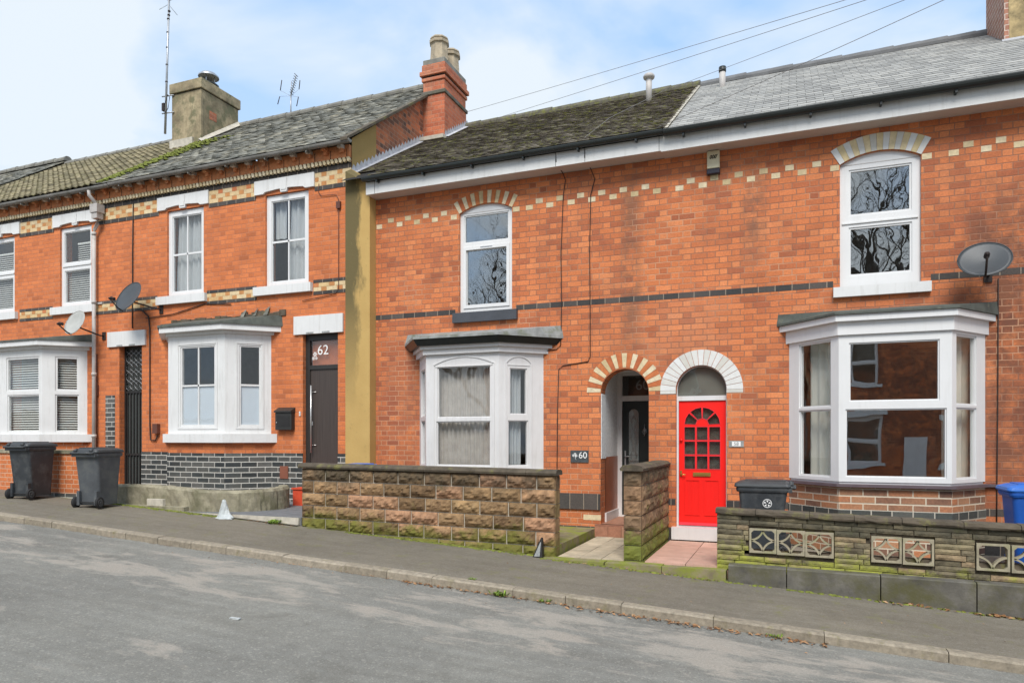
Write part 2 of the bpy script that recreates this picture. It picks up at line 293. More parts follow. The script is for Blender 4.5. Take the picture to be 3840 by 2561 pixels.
M['stone58'] = blockmat('split_walling_stone', [(0, (.11, .095, .06)), (.4, (.18, .15, .095)), (.8, (.26, .22, .13)), (1, (.28, .20, .12))], (.36, .36, .05), .15, .4, dark=(.56, .82, (.055, .053, .038)))
# asphalt
def asphalt(name, base, worn, wornband=None, moss=None):
    k = NT(name); P = k.pos(); sp = k.sep(P)
    c = k.mix(1., base, k.ramp(k.noise(P, .5, 5, .6), [(.3, (.86, .86, .86)), (.7, (1.12, 1.12, 1.1))]), 'MULTIPLY')
    c = k.mix(1., c, k.ramp(k.noise(P, 6, 6, .8), [(.3, (.86,)*3), (.7, (1.12,)*3)]), 'MULTIPLY')
    c = k.mix(1., c, k.ramp(k.noise(P, 85, 3, .8), [(.28, (.68,)*3), (.5, (1,)*3), (.76, (1.35,)*3)]), 'MULTIPLY')
    vo = k.n('ShaderNodeTexVoronoi'); vo.inputs['Scale'].default_value = 60; k.put(vo.inputs['Vector'], P)
    c = k.mix(k.M('MULTIPLY', k.M('GREATER_THAN', k.sep(vo.outputs['Color'])[0], .92), .5), c, worn)
    c = k.mix(1., c, k.ramp(k.noise(k.scale(P, (.25, 3.2, 1)), 1.6, 6, .65), [(.32, (.90, .89, .88)), (.68, (1.09,)*3)]), 'MULTIPLY')
    c = k.mix(k.rng(k.noise(P, 1.1, 7, .75), .56, .74, 0, .6), c, (base[0]*.55, base[1]*.53, base[2]*.5))
    if wornband:
        for (y0, y1, wd, lo_) in wornband:
            b = k.M('MULTIPLY', k.rng(sp[1], y0-wd, y0+wd), k.rng(sp[1], y1+wd, y1-wd))
            n_ = k.noise(k.scale(P, (.6, 1.7, 1)), 1.3, 10, .72, .3)
            mk = k.rng(k.M('ADD', n_, k.M('MULTIPLY', k.M('SUBTRACT', b, 1.), .25)), lo_, lo_+.075)
            wc = k.mix(k.noise(P, 1.2, 5, .7), worn, (worn[0]*1.08, worn[1]*.98, worn[2]*.93))
            wc = k.mix(1., wc, k.ramp(k.noise(P, 60, 3, .8), [(.3, (.75,)*3), (.7, (1.2,)*3)]), 'MULTIPLY')
            c = k.mix(k.M('MULTIPLY', mk, .85), c, wc)
    if moss:
        for (y0, y1, lo_, mc) in moss:
            b = k.rng(sp[1], y0, y1)
            mk = k.rng(k.M('ADD', k.noise(P, 3.2, 8, .75), k.M('MULTIPLY', k.M('SUBTRACT', b, 1.), .3)), lo_, lo_+.1)
            c = k.mix(k.M('MULTIPLY', mk, .75), c, mc)
    return k.end(c, .95, k.bump(k.noise(P, 120, 4, .8), .6, .008), 0, .15)
M['road'] = asphalt('worn_road_asphalt', (.205, .200, .178), (.315, .30, .26), [(-6.2, -4.2, .5, .47), (-9.2, -6.9, .3, .58)], [(-4.34, -4.24, .44, (.13, .085, .05))])
M['pave'] = asphalt('pavement_asphalt', (.178, .158, .124), (.22, .2, .17), None, [(-2.75, -2.25, .47, (.13, .14, .03)), (-3.95, -4.1, .5, (.17, .17, .05)), (-5, -4.9, .60, (.15, .115, .075)), (-5, -4.9, .56, (.17, .165, .075))])
M['edging'] = plain('mossy_edging_stone', (.24, .20, .12), .9, .3, 5, dirt=(.20, .22, .035), dirt_s=4, dirt_lo=.40, dirt_hi=.56)
M['yard'] = plain('yard_concrete', (.22, .2, .16), .9, .25, 3, dirt=(.12, .13, .05), dirt_s=2)
# glass
def glass(name, tint=(.9, .93, .93), wav=.0, ws=1.5, ior=1.6, rough=0.0):
    k = NT(name); k.t.nodes.remove(k.b)
    tr = k.n('ShaderNodeBsdfTransparent'); tr.inputs[0].default_value = (*tint, 1)
    gl = k.n('ShaderNodeBsdfGlossy'); gl.inputs['Roughness'].default_value = rough; gl.inputs[0].default_value = (1, 1, 1, 1)
    fr = k.n('ShaderNodeFresnel'); bf_ = k.n('ShaderNodeNewGeometry').outputs['Backfacing']
    k.put(fr.inputs[0], k.M('ADD', ior, k.M('MULTIPLY', bf_, 1/ior-ior)))
    if wav:
        b = k.bump(k.noise(k.pos(), ws, 2, .4), 1.0, wav); k.put(gl.inputs['Normal'], b)
    mxs = k.n('ShaderNodeMixShader'); k.t.links.new(fr.outputs[0], mxs.inputs[0]); k.t.links.new(tr.outputs[0], mxs.inputs[1]); k.t.links.new(gl.outputs[0], mxs.inputs[2])
    k.t.links.new(mxs.outputs[0], k.o.inputs[0]); return k.m
M['glass'] = glass('window_glass', tint=(.97, .98, .98), wav=.006, ws=1.5, ior=1.5)
M['glassbay'] = glass('bay_window_glass', tint=(.9, .92, .9), wav=.006, ws=.9, ior=3.3)
M['glasswavy'] = glass('wavy_reflective_glass', tint=(.85, .87, .85), wav=.0030, ws=2.0, ior=2.7)
M['glassdoor'] = glass('leaded_door_glass', tint=(.85, .86, .84), wav=.006, ws=9, ior=1.7, rough=.12)

# ------------------------------------------------------------------ mesh builder
class MB:
    def __init__(s): s.v = []; s.f = []; s.m = []; s.mats = []; s.sm = []
    def mi(s, mat):
        if mat not in s.mats: s.mats.append(mat)
        return s.mats.index(mat)
    def add(s, vs, fs, mat, smooth=False):
        b = len(s.v); s.v += [Vector(v) for v in vs]; i = s.mi(mat)
        for f in fs: s.f.append([b+j for j in f]); s.m.append(i); s.sm.append(smooth)
    def box(s, x0, x1, y0, y1, z0, z1, mat, j=0.):
        vs = [(x, y, z) for z in (z0, z1) for x, y in ((x0, y0), (x1, y0), (x1, y1), (x0, y1))]
        if j: vs = [tuple(c+random.uniform(-j, j) for c in v) for v in vs]
        s.add(vs, [(3, 2, 1, 0), (4, 5, 6, 7), (0, 1, 5, 4), (1, 2, 6, 5), (2, 3, 7, 6), (3, 0, 4, 7)], mat)
    def obox(s, o, u, n, su, sn, sz, mat):
        """box from frame: o origin, u horizontal unit, n outward unit; su,sn,sz = (lo,hi)"""
        z = Vector((0, 0, 1)); vs = [o+u*a+n*b+z*c for c in sz for a, b in ((su[0], sn[1]), (su[1], sn[1]), (su[1], sn[0]), (su[0], sn[0]))]
        s.add(vs, [(3, 2, 1, 0), (4, 5, 6, 7), (0, 1, 5, 4), (1, 2, 6, 5), (2, 3, 7, 6), (3, 0, 4, 7)], mat)
    def plate(s, o, u, n, outer, holes, t0, t1, mat, back=True, sides=True, revmat=None, revt=None):
        """flat plate in the plane through o spanned by u and z; outer/holes are (s,z) loops; front at n*t0, back at n*t1 (t1<t0)"""
        up = Vector((0, 0, 1))
        P = lambda a, t: o+u*a[0]+up*a[1]+n*t
        loops = [outer]+holes
        tri = tessellate_polygon([[Vector((a[0], a[1], 0)) for a in L] for L in loops])
        flat = [a for L in loops for a in L]
        def fix(tr, flip):
            a, b, c = [flat[i] for i in tr]; cr = (b[0]-a[0])*(c[1]-a[1])-(b[1]-a[1])*(c[0]-a[0])
            return tr if (cr > 0) != flip else tr[::-1]
        s.add([P(a, t0) for a in flat], [fix(list(t), False) for t in tri], mat)
        if back: s.add([P(a, t1) for a in flat], [fix(list(t), True) for t in tri], mat)
        def area(L): return sum(L[i][0]*L[(i+1) % len(L)][1]-L[(i+1) % len(L)][0]*L[i][1] for i in range(len(L)))
        for li, L in enumerate(loops):
            if li == 0 and not sides: continue
            L2 = L if (area(L) > 0) == (li == 0) else L[::-1]
            tt = t1 if (li == 0 or revt is None) else revt
            for i in range(len(L2)):
                a, b = L2[i], L2[(i+1) % len(L2)]
                s.add([P(a, t0), P(a, tt), P(b, tt), P(b, t0)], [(0, 1, 2, 3)], mat if (li == 0 or revmat is None) else revmat)
    def tube(s, pts, r, mat, k=6, smooth=True, r1=None, caps=True):
        pts = [Vector(p) for p in pts]; n = len(pts); base = len(s.v); rings = []
        for i, p in enumerate(pts):
            d = (pts[min(i+1, n-1)]-pts[max(i-1, 0)])
            if d.length < 1e-9: d = Vector((0, 0, 1))
            d.normalize(); a = d.cross(Vector((0, 0, 1)) if abs(d.z) < .9 else Vector((1, 0, 0))).normalized(); b = d.cross(a)
            rr = r if r1 is None else r+(r1-r)*i/(n-1)
            rings.append([p+a*cos(2*pi*j/k)*rr+b*sin(2*pi*j/k)*rr for j in range(k)])
        vs = [v for R in rings for v in R]; fs = []
        for i in range(n-1):
            for j in range(k):
                fs.append((i*k+j, i*k+(j+1) % k, (i+1)*k+(j+1) % k, (i+1)*k+j))
        if caps: fs.append(tuple(range(k))[::-1]); fs.append(tuple((n-1)*k+j for j in range(k)))
        s.add(vs, fs, mat, smooth)
    def lathe(s, c, prof, mat, k=20, axis=Vector((0, 0, 1)), smooth=True, sx=1., sy=1.):
        axis = axis.normalized(); a = axis.cross(Vector((0, 0, 1)) if abs(axis.z) < .9 else Vector((1, 0, 0))).normalized(); b = axis.cross(a)
        c = Vector(c); vs = []; fs = []; n = len(prof)
        for r, h in prof:
            for j in range(k): vs.append(c+axis*h+a*cos(2*pi*j/k)*r*sx+b*sin(2*pi*j/k)*r*sy)
        for i in range(n-1):
            for j in range(k): fs.append((i*k+j, i*k+(j+1) % k, (i+1)*k+(j+1) % k, (i+1)*k+j))
        s.add(vs, fs, mat, smooth)
    def build(s, name, parent=None, loc=None, bevel=0):
        """one mesh object; auto UVs in metres along each face; vertices are given in world space"""
        L = Vector(parent['_o']) if parent is not None and '_o' in parent else Vector((0, 0, 0))
        if parent is None and loc is not None: L = Vector(loc)
        me = bpy.data.meshes.new(name); me.from_pydata([tuple(v-L) for v in s.v], [], s.f)
        for m in s.mats: me.materials.append(m)
        me.polygons.foreach_set('material_index', s.m); me.polygons.foreach_set('use_smooth', s.sm)
        uvl = me.uv_layers.new(name='UVMap')
        Z = Vector((0, 0, 1))
        for p in me.polygons:
            n = p.normal
            if abs(n.z) > .99: u, w = Vector((1, 0, 0)), Vector((0, 1, 0))
            else:
                u = Vector((-n.y, n.x, 0)).normalized()
                w = n.cross(u)
            for li in p.loop_indices:
                q = s.v[me.loops[li].vertex_index]; uvl.data[li].uv = (q.dot(u), q.dot(w))
        me.update(); o = bpy.data.objects.new(name, me); C.objects.link(o)
        if parent is not None:
            o.parent = parent; o['_o'] = tuple(L)
        else: o.location = L; o['_o'] = tuple(L)
        if bevel:
            bm_ = o.modifiers.new('bevel', 'BEVEL'); bm_.width = bevel; bm_.segments = 2; bm_.limit_method = 'ANGLE'
        return o
def tag(o, label=None, cat=None, group=None, kind=None):
    if label: o['label'] = label
    if cat: o['category'] = cat
    if group: o['group'] = group
    if kind: o['kind'] = kind
    return o
def empty(name, loc, label, cat, group=None):
    o = bpy.data.objects.new(name, None); C.objects.link(o); o.location = loc; o['_o'] = tuple(loc); o.empty_display_size = .2
    return tag(o, label, cat, group)
X, Y, Z3 = Vector((1, 0, 0)), Vector((0, 1, 0)), Vector((0, 0, 1))
NY = Vector((0, -1, 0)); O0 = Vector((0, 0, 0))
def rect(x0, x1, z0, z1): return [(x0, z0), (x1, z0), (x1, z1), (x0, z1)]
def archloop(cx, r, z0, zc, n=20): return [(cx-r, z0), (cx+r, z0)]+[(cx+r*cos(pi*i/n), zc+r*sin(pi*i/n)) for i in range(n+1)]
def segloop(x0, x1, z0, z1, sag, n=10):
    R = ((x1-x0)**2/4+sag*sag)/(2*sag); a = math.asin((x1-x0)/2/R); cx = (x0+x1)/2; zc = z1+sag-R
    return [(x0, z0), (x1, z0)]+[(cx+R*sin(a-2*a*i/n), zc+R*cos(a-2*a*i/n)) for i in range(n+1)]
def pz(x): return .083-.0555*x        # pavement height
def ztext(txt, size, mat, name, parent, o, u=X, n=NY, ext=.003, shear=0):
    cu = bpy.data.curves.new('t', 'FONT'); cu.body = txt; cu.size = size; cu.extrude = ext; cu.align_x = 'CENTER'; cu.align_y = 'CENTER'; cu.shear = shear
    ob = bpy.data.objects.new('t', cu); C.objects.link(ob); dg = bpy.context.evaluated_depsgraph_get()
    me = bpy.data.meshes.new_from_object(ob.evaluated_get(dg)); bpy.data.objects.remove(ob)
    mb = MB(); vs = [Vector(o)+u*v.co.x+Z3*v.co.y+n*v.co.z for v in me.vertices]
    mb.add(vs, [tuple(p.vertices) for p in me.polygons], mat); bpy.data.meshes.remove(me)
    return mb.build(name, parent)

# ------------------------------------------------------------------ road, pavement, kerb
G = -.0555
def sheet(name, y0, y1, dz, mat, x0=-90, x1=70, kind='structure', ny=1):
    mb = MB(); nx = 40
    for i in range(nx):
        a, b = x0+(x1-x0)*i/nx, x0+(x1-x0)*(i+1)/nx
        mb.add([(a, y0, pz(a)+dz), (b, y0, pz(b)+dz), (b, y1, pz(b)+dz), (a, y1, pz(a)+dz)], [(0, 1, 2, 3)], mat)
    return tag(mb.build(name), kind=kind)
sheet('ground', -120, 120, -.14, M['yard'])
sheet('road', -10.6, -4.24, -.088, M['road'])
sheet('pavement', -4.12, -2.0, 0, M['pave'])
sheet('far_pavement', -14, -10.73, 0, M['pave'])
mb = MB(); x = -30.
for side in (0, 1):
    x = -60.
    while x < 40:
        L = random.choice([.6, .92, .92, .92, 1.0]) if side == 0 else .92
        a, b = x+.003, x+L-.003
        j = random.uniform(-.004, .005); jy = random.uniform(-.008, .008)
        y0, y1 = ((-4.245+jy, -4.10) if side == 0 else (-10.74, -10.6))
        vs = []
        zt = .004+j
        cz = .012
        prof = [(y0, -.2), (y0, zt-cz*1.4), (y0+cz*1.5, zt), (y1, zt), (y1, -.2)]
        for xx in (a, b): vs += [(xx, yy, pz(xx)+zz) for yy, zz in prof]
        fs = [(i, i+5, i+6, i+1) for i in range(4)]
        mb.add(vs, [(0, 1, 2, 3, 4), (9, 8, 7, 6, 5)]+[(i+1, i+6, i+5, i)[::1] for i in range(4)], M['kerbstone'])
        x += L
tag(mb.build('kerb'), kind='structure')
# front yards
mb = MB()
mb.add([(-14.6-8, -2.3, pz(-22)), (-7.31, -2.3, pz(-7.31)+.02), (-7.31, 0.2, .50), (-22.6, .2, pz(-22))], [(0, 1, 2, 3)], M['yard'])
mb.box(-7.31, -3.03, -2.15, .1, -.2, .40, M['edging'])
mb.box(-.75, 9, -2.15, .1, -.6, .285, M['yard'])
tag(mb.build('front_yard'), kind='structure')
mb = MB()   # buff slabs to number 60, pink slabs to number 58
nx, ny = 3, 4
for i in range(nx):
    for j in range(ny):
        a = -2.99+i*.305; b = a+.298; c0 = -2.16+j*.515; c1 = c0+.505
        mb.box(a, b, c0, c1, -.1, .27+.002*((i+j) % 2), M['slab'])
for i in range(2):
    for j in range(4):
        a = -1.80+i*.53; b = a+.52; c0 = -2.16+j*.515; c1 = c0+.505
        mb.box(a, b, c0, c1, -.1, .272+.002*((i+j) % 2), M['pinkslab'])
tag(mb.build('garden_path'), kind='structure')
mb = MB(); mb.box(-9.75, -7.29, -2.2, -.01, .1, .625, M['greyslab']); tag(mb.build('doorstep_paving'), kind='structure')
mb = MB()   # mossy edging in front of the paths
for a, b in ((-3.22, -2.3), (-2.29, -1.55), (-1.54, -.76)):
    mb.box(a, b, -2.36, -2.16, -.2, .262+random.uniform(-.008, .004), M['edging'], .006)
tag(mb.build('path_edging'), kind='structure')

# ------------------------------------------------------------------ windows
def framed(parent, o, u, n, W_, z0, z1, panes, fmat, name='window', depth=.07, sash=.028, gmat=None, bars=(), head=None, gl=None, dz=0):
    """frame plate from s=0..W_ with rectangular panes; returns the frame object with pane children"""
    mb = MB(); outer = head if head else rect(0, W_, z0, z1)
    mb.plate(o, u, n, outer, [rect(*p) for p in panes], 0, -depth, fmat)
    for p in panes:
        q = (p[0]+sash, p[1]-sash, p[2]+sash, p[3]-sash)
        mb.plate(o, u, n, rect(*p), [rect(*q)], -.014, -depth+.01, fmat)
    for b in bars: mb.obox(o, u, n, (b[0], b[1]), (-.045, -.018), (b[2], b[3]), fmat)
    fr = mb.build(name, parent)
    for i, p in enumerate(panes):
        g = MB(); g.obox(o, u, n, (p[0]+sash-.004, p[1]-sash+.004), (-.040, -.034), (p[2]+sash-.004, p[3]-sash+.004), (gl or {}).get(i, gmat or M['glass']))
        g.build('pane', fr)
    return fr
def curtain(parent, o, u, n, s0, s1, z0, z1, depth, mat, name='curtain', amp=.02, wl=.09, flare=0):
    mb = MB(); k = max(6, int((s1-s0)/wl*6)); A = []; ph = random.random()*6
    for zz in (z1, (z0+z1)/2, z0):
        row = []
        for i in range(k+1):
            t = i/k; sx = s0+(s1-s0)*t
            row.append(o+u*(sx+(flare*(zz-z1) if flare else 0)*(1-t))+n*(-depth+amp*sin(2*pi*(sx-s0)/wl+ph)+amp*.5*sin(2*pi*(sx-s0)/wl*.37))+Z3*zz)
        A += row
    fs = []
    for r in range(2):
        for i in range(k): fs.append((r*(k+1)+i, (r+1)*(k+1)+i, (r+1)*(k+1)+i+1, r*(k+1)+i+1))
    mb.add(A, fs, mat, True); return mb.build(name, parent)
def blind(parent, o, u, n, s0, s1, z0, z1, depth, gap=.05):
    mb = MB(); z = z1-.03; mb.obox(o, u, n, (s0, s1), (-depth-.03, -depth+.02), (z1-.03, z1), M['blind'])
    while z > z0:
        a = [o+u*s+n*t+Z3*zz for (t, zz) in ((-depth+.016, z-.014), (-depth-.016, z+.012)) for s in (s0, s1)]
        b = [p+Z3*-.003 for p in a]
        mb.add(a+b, [(0, 1, 3, 2), (6, 7, 5, 4), (0, 4, 5, 1), (2, 3, 7, 6)], M['blind']); z -= gap
    return mb.build('blind', parent)
def interior(parent, x0, x1, zf, zm, zt, yb=4.):
    mb = MB(); y0 = .3
    for a, b in ((zf, zm-.15), (zm+.15, zt)):
        mb.add([(x0, yb, a), (x1, yb, a), (x1, yb, b), (x0, yb, b)], [(0, 1, 2, 3)], M['wallin'])
        mb.add([(x0, y0, a), (x0, yb, a), (x0, yb, b), (x0, y0, b)], [(0, 1, 2, 3)], M['wallin'])
        mb.add([(x1, y0, a), (x1, yb, a), (x1, yb, b), (x1, y0, b)], [(3, 2, 1, 0)], M['wallin'])
        mb.add([(x0, y0, a), (x1, y0, a), (x1, yb, a), (x0, yb, a)], [(0, 1, 2, 3)], M['wallin'])
        mb.add([(x0, y0, b), (x1, y0, b), (x1, yb, b), (x0, yb, b)], [(3, 2, 1, 0)], M['wallin'])
    return mb.build('interior', parent)
def house_shell(parent, x0, x1, z0, z1, holes, mat, extra=None, side=None, zridge=None, revmat=None):
    mb = MB(); mb.plate(O0, X, NY, rect(x0, x1, z0, z1), holes, 0, -.3, mat, back=True, sides=True, revmat=revmat)
    sm = side or mat
    for xx, fl in ((x0, 1), (x1, 0)):
        if zridge: f = [(xx, .3, z0), (xx, 8, z0), (xx, 8, z1), (xx, 4, zridge), (xx, .3, z1+.25)]
        else: f = [(xx, .3, z0), (xx, 8, z0), (xx, 8, z1), (xx, .3, z1)]
        mb.add(f, [tuple(range(len(f)))[::-1] if fl else tuple(range(len(f)))], sm)
    mb.add([(x0, 8, z0), (x1, 8, z0), (x1, 8, z1), (x0, 8, z1)], [(3, 2, 1, 0)], mat)
    if extra: extra(mb)
    return mb.build('wall', parent)
def tiles(parent, x0, x1, ye, ze, yr, zr, w, g, mat, rmat, jit=.004, lift=.014, wave=0, skip=None, under=True, ridge_lift=.0, ridge_n=.45, stag=True, name='roof'):
    mb = MB(); sl = sqrt((yr-ye)**2+(zr-ze)**2); d = Vector((0, (yr-ye)/sl, (zr-ze)/sl)); nrm = Vector((0, -d.z, d.y))
    rows = int(math.ceil(sl/g)); b0 = Vector((0, ye, ze))
    for r in range(rows):
        s0, s1 = r*g, min((r+1)*g+.03, sl); off = (w/2 if (r % 2 and stag) else 0)
        x = x0-off
        while x < x1:
            a, b = max(x, x0), min(x+w, x1); x += w
            if b-a < .02: continue
            if skip and skip(a, b, ye+(yr-ye)*s0/sl): continue
            jl = random.uniform(-jit, jit); ja = random.uniform(-jit, jit)*1.5; js = random.uniform(-jit, jit)*1.5
            lo = b0+d*(s0+js)+nrm*(lift+jl); hi = b0+d*s1+nrm*(.002+jl*.3)
            if wave:
                ks = 4; top = []; bot = []
                for i in range(ks+1):
                    t = i/ks; hh = wave*(.5-.5*cos(2*pi*t)); xx = a+(b-a)*t
                    top.append(hi+X*xx+nrm*hh); bot.append(lo+X*xx+nrm*hh)
                vs = bot+top+[v-nrm*(lift) for v in bot]
                fs = [(i, i+1, ks+2+i, ks+1+i) for i in range(ks)]+[(2*(ks+1)+i, 2*(ks+1)+i+1, i+1, i) for i in range(ks)]
                mb.add(vs, fs, mat, False)
            else:
                A = [lo+X*(a+.003)+nrm*ja, lo+X*(b-.003)-nrm*ja, hi+X*(b-.003), hi+X*(a+.003)]
                Bt = [v-nrm*.012 for v in A]
                mb.add(A+Bt, [(0, 1, 2, 3), (4, 5, 1, 0), (5, 6, 2, 1), (7, 4, 0, 3)], mat)
    # underlay, back slope
    if under:
        e = nrm*-.012
        mb.add([Vector((x0, ye, ze))+e, Vector((x1, ye, ze))+e, Vector((x1, yr, zr))+e, Vector((x0, yr, zr))+e], [(0, 1, 2, 3)], M['darkgap'])
    yb = 2*yr-ye
    mb.add([(x0, yr, zr), (x1, yr, zr), (x1, yb, ze), (x0, yb, ze)], [(3, 2, 1, 0)], mat)
    # ridge tiles
    x = x0; i = 0
    while x < x1-.01:
        a, b = x, min(x+ridge_n, x1); x = b; k = 8; rr = .11; lz = (.006 if i % 2 else .0)+random.uniform(0, .006)+ridge_lift; i += 1
        vs = []
        for xx, ex in ((a, 0), (b+.02, .012)):
            for q in range(k+1):
                an = radians(200)-radians(220)*q/k
                vs.append((xx, yr+(rr+ex)*cos(an)*1.15, zr-.03+lz+(rr+ex)*sin(an)))
        mb.add(vs, [(q+1, q, k+1+q, k+2+q)[::-1] for q in range(k)]+[tuple(range(k+1)), tuple(range(k+1, 2*k+2))[::-1]], rmat, False)
    return mb.build(name, parent)
def gutter(parent, x0, x1, y, z, mat, r=.06, name='gutter', brackets=None, h=.07):
    mb = MB(); k = 8; prof = [(y+r*cos(radians(180+180*i/k)), z+r*.95*sin(radians(180+180*i/k))) for i in range(k+1)]
    prof = [(y-r, z+.012)]+prof+[(y+r, z+.012)]
    vs = [(xx, a, b) for xx in (x0, x1) for a, b in prof]; n = len(prof)
    vs += [(xx, a*.97+y*.03, b+.004) for xx in (x0, x1) for a, b in prof]
    fs = [(i, i+1, n+i+1, n+i)[::-1] for i in range(n-1)]+[(2*n+i, 2*n+i+1, 3*n+i+1, 3*n+i) for i in range(n-1)]
    fs += [tuple(range(n)), tuple(range(n, 2*n))[::-1]]
    mb.add(vs, fs, mat)
    if brackets:
        x = x0+.3
        while x < x1: mb.box(x-.015, x+.015, y-.02, y+r+.02, z-r-.03, z-r+.01, mat); x += brackets
    return mb.build(name, parent)
def bay(parent, pts, z0, z1, panels, fmat, name='bay_window', **kw):
    """pts: 4 plan points right-handed from left junction; panels: per side list of panes (s0,s1,z0,z1) with optional arch heads"""
    P = [Vector((a, b, 0)) for a, b in pts]; frames = []
    root = None
    mb = MB()
    for i in range(3):
        a, b = P[i], P[i+1]; u = (b-a).normalized(); n = Vector((u.y, -u.x, 0)); Wd = (b-a).length
        mb.plate(a, u, n, rect(0, Wd, z0, z1), [rect(*p[:4]) for p in panels[i]], 0, -.08, fmat)
    root = mb
    return P, mb
GF = {}
def bayfull(parent, pts, z0, z1, panels, fmat, gl, extra=None, curt=None, name='bay_window'):
    P, mb = bay(parent, pts, z0, z1, panels, fmat)
    gs = []
    for i in range(3):
        a, b = P[i], P[i+1]; u = (b-a).normalized(); n = Vector((u.y, -u.x, 0))
        for p in panels[i]:
            s = p[4] if len(p) > 4 else .03; q = (p[0]+s, p[1]-s, p[2]+s, p[3]-s)
            mb.plate(a, u, n, rect(*p[:4]), [rect(*q)], -.016, -.07, fmat)
            gm = p[5] if len(p) > 5 and p[5] else gl
            gs.append((a, u, n, q, gm))
            if len(p) > 6 and p[6]:
                for bb in p[6]: mb.obox(a, u, n, bb[0:2], (-.048, -.02), bb[2:4], fmat)
    if extra: extra(mb, P)
    fr = mb.build(name, parent)
    for a, u, n, q, gm in gs:
        g = MB(); g.obox(a, u, n, (q[0]-.004, q[1]+.004), (-.046, -.040), (q[2]-.004, q[3]+.004), gm); g.build('pane', fr)
    return P, fr
def offs(pts, d):
    """offset the bay plan outward by d (mitred), keeping the wall ends on the wall"""
    P = [Vector((a, b)) for a, b in pts]; N = []
    for i in range(3):
        u = (P[i+1]-P[i]).normalized(); N.append(Vector((u.y, -u.x)))
    out = []
    m = (P[0]+N[0]*d); u = (P[1]-P[0]).normalized(); out.append(m+u*((pts[0][1]-m.y)/u.y))
    for i in (1, 2):
        b = (N[i-1]+N[i]).normalized(); out.append(P[i]+b*(d/b.dot(N[i])))
    m = (P[3]+N[2]*d); u = (P[2]-P[3]).normalized(); out.append(m+u*((pts[3][1]-m.y)/u.y))
    return [(q.x, q.y) for q in out]
def prism(mb, pts, z0, z1, mat, ptop=None, close_top=True, close_bot=True):
    pt = ptop or pts; n = len(pts); z0s = z0 if isinstance(z0, (list, tuple)) else [z0]*n; z1s = z1 if isinstance(z1, (list, tuple)) else [z1]*n
    vs = [(a, b, z0s[i]) for i, (a, b) in enumerate(pts)]+[(a, b, z1s[i]) for i, (a, b) in enumerate(pt)]
    fs = [(i, (i+1) % n, n+(i+1) % n, n+i) for i in range(n)]
    if close_top: fs.append(tuple(range(n, 2*n)))
    if close_bot: fs.append(tuple(range(n))[::-1])
    mb.add(vs, fs, mat)
def voussoirs(mb, cx, zc, r0, r1, a0, a1, n, mats, t0=.004, t1=-.05, gap=.007):
    for i in range(n):
        b0 = a0+(a1-a0)*i/n; b1 = a0+(a1-a0)*(i+1)/n; gi = gap/2/r0; go = gap/2/r1
        loop = [(cx+r0*cos(b0-gi), zc+r0*sin(b0-gi)), (cx+r1*cos(b0-go), zc+r1*sin(b0-go)), (cx+r1*cos((b0+b1)/2), zc+r1*sin((b0+b1)/2)),
                (cx+r1*cos(b1+go), zc+r1*sin(b1+go)), (cx+r0*cos(b1+gi), zc+r0*sin(b1+gi)), (cx+r0*cos((b0+b1)/2), zc+r0*sin((b0+b1)/2))]
        mb.plate(O0, X, NY, loop, [], t0+random.uniform(0, .002), t1, mats[i % len(mats)], back=False)
def chimney_cap(mb, x0, x1, y0, y1, z0, z1, mat, j=.0): mb.box(x0, x1, y0, y1, z0, z1, mat, j)
# ------------------------------------------------------------------ house 58 (red door)
def brackets62(): pass
def line_mb(pts, r, mat, name, parent, k=5):
    mb = MB(); mb.tube(pts, r, mat, k); return mb.build(name, parent)
H58 = empty('terraced_house', (.8, 0, .28), 'terraced brick house with red arched doorway, grey slate roof and wide white bay window', 'house')
B58 = [(-.04, 0), (.60, -.70), (1.95, -.70), (2.47, 0)]
holes = [archloop(-1.335, .39, .30, 2.65), segloop(.655, 1.70, 4.10, 5.905, .14), rect(.03, 2.40, 1.30, 3.50)]
def ex58(mb):
    mb.box(-1.9, .655-.09, -.003, .01, 4.115, 4.205, M['bandbrick']); mb.box(1.82, 3.62, -.003, .01, 4.115, 4.205, M['bandbrick'])
    for i in range(9): diap(mb, -3.464+(i+1)*.3596, 5.872) if -3.464+(i+1)*.3596 > -1.85 else None
    for x in (.142, .583, 1.77, 2.098, 2.483, 2.86, 3.24): diap(mb, x, 5.872)
    x = -.405
    while x > -1.85: diap(mb, x, 5.965); x -= .3629
    for x in (-.036, .341, 2.273, 2.653, 3.03): diap(mb, x, 5.965)
    mb.box(-.945, 3.6, -.003, .01, .82, .92, M['bandbrick']); mb.box(-1.9, -1.73, -.003, .01, .82, .92, M['bandbrick'])
    mb.box(-1.9, 3.6, -.025, .01, .2, .46, M['bandbrick'])
def diap(mb, x, z, w=.122, h=.080):
    mb.box(x-w/2+random.uniform(-.004, .004), x+w/2, -.0035, .02, z-h/2, z+h/2, M['cream'])
house_shell(H58, -1.9, 3.62, -.3, 6.5, holes, M['brick'], ex58, zridge=9.3, revmat=M['brick'])
interior(H58, -.85, 3.4, .5, 3.75, 6.4)
mb = MB(); voussoirs(mb, -1.335, 2.65, .392, .635, pi, 0, 19, [M['paintvous']], .006)
mb.plate(O0, X, NY, [(-1.335-.635, 2.60), (-1.335-.39, 2.60), (-1.335-.39, 2.65), (-1.335-.635, 2.65)], [], .006, -.05, M['paintvous'])
mb.plate(O0, X, NY, [(-1.335+.39, 2.60), (-1.335+.635, 2.60), (-1.335+.635, 2.65), (-1.335+.39, 2.65)], [], .006, -.05, M['paintvous'])
mb.build('doorway_arch', H58)
R_ = (.5225**2+.14**2)/.28; A_ = math.asin(.5225/R_)
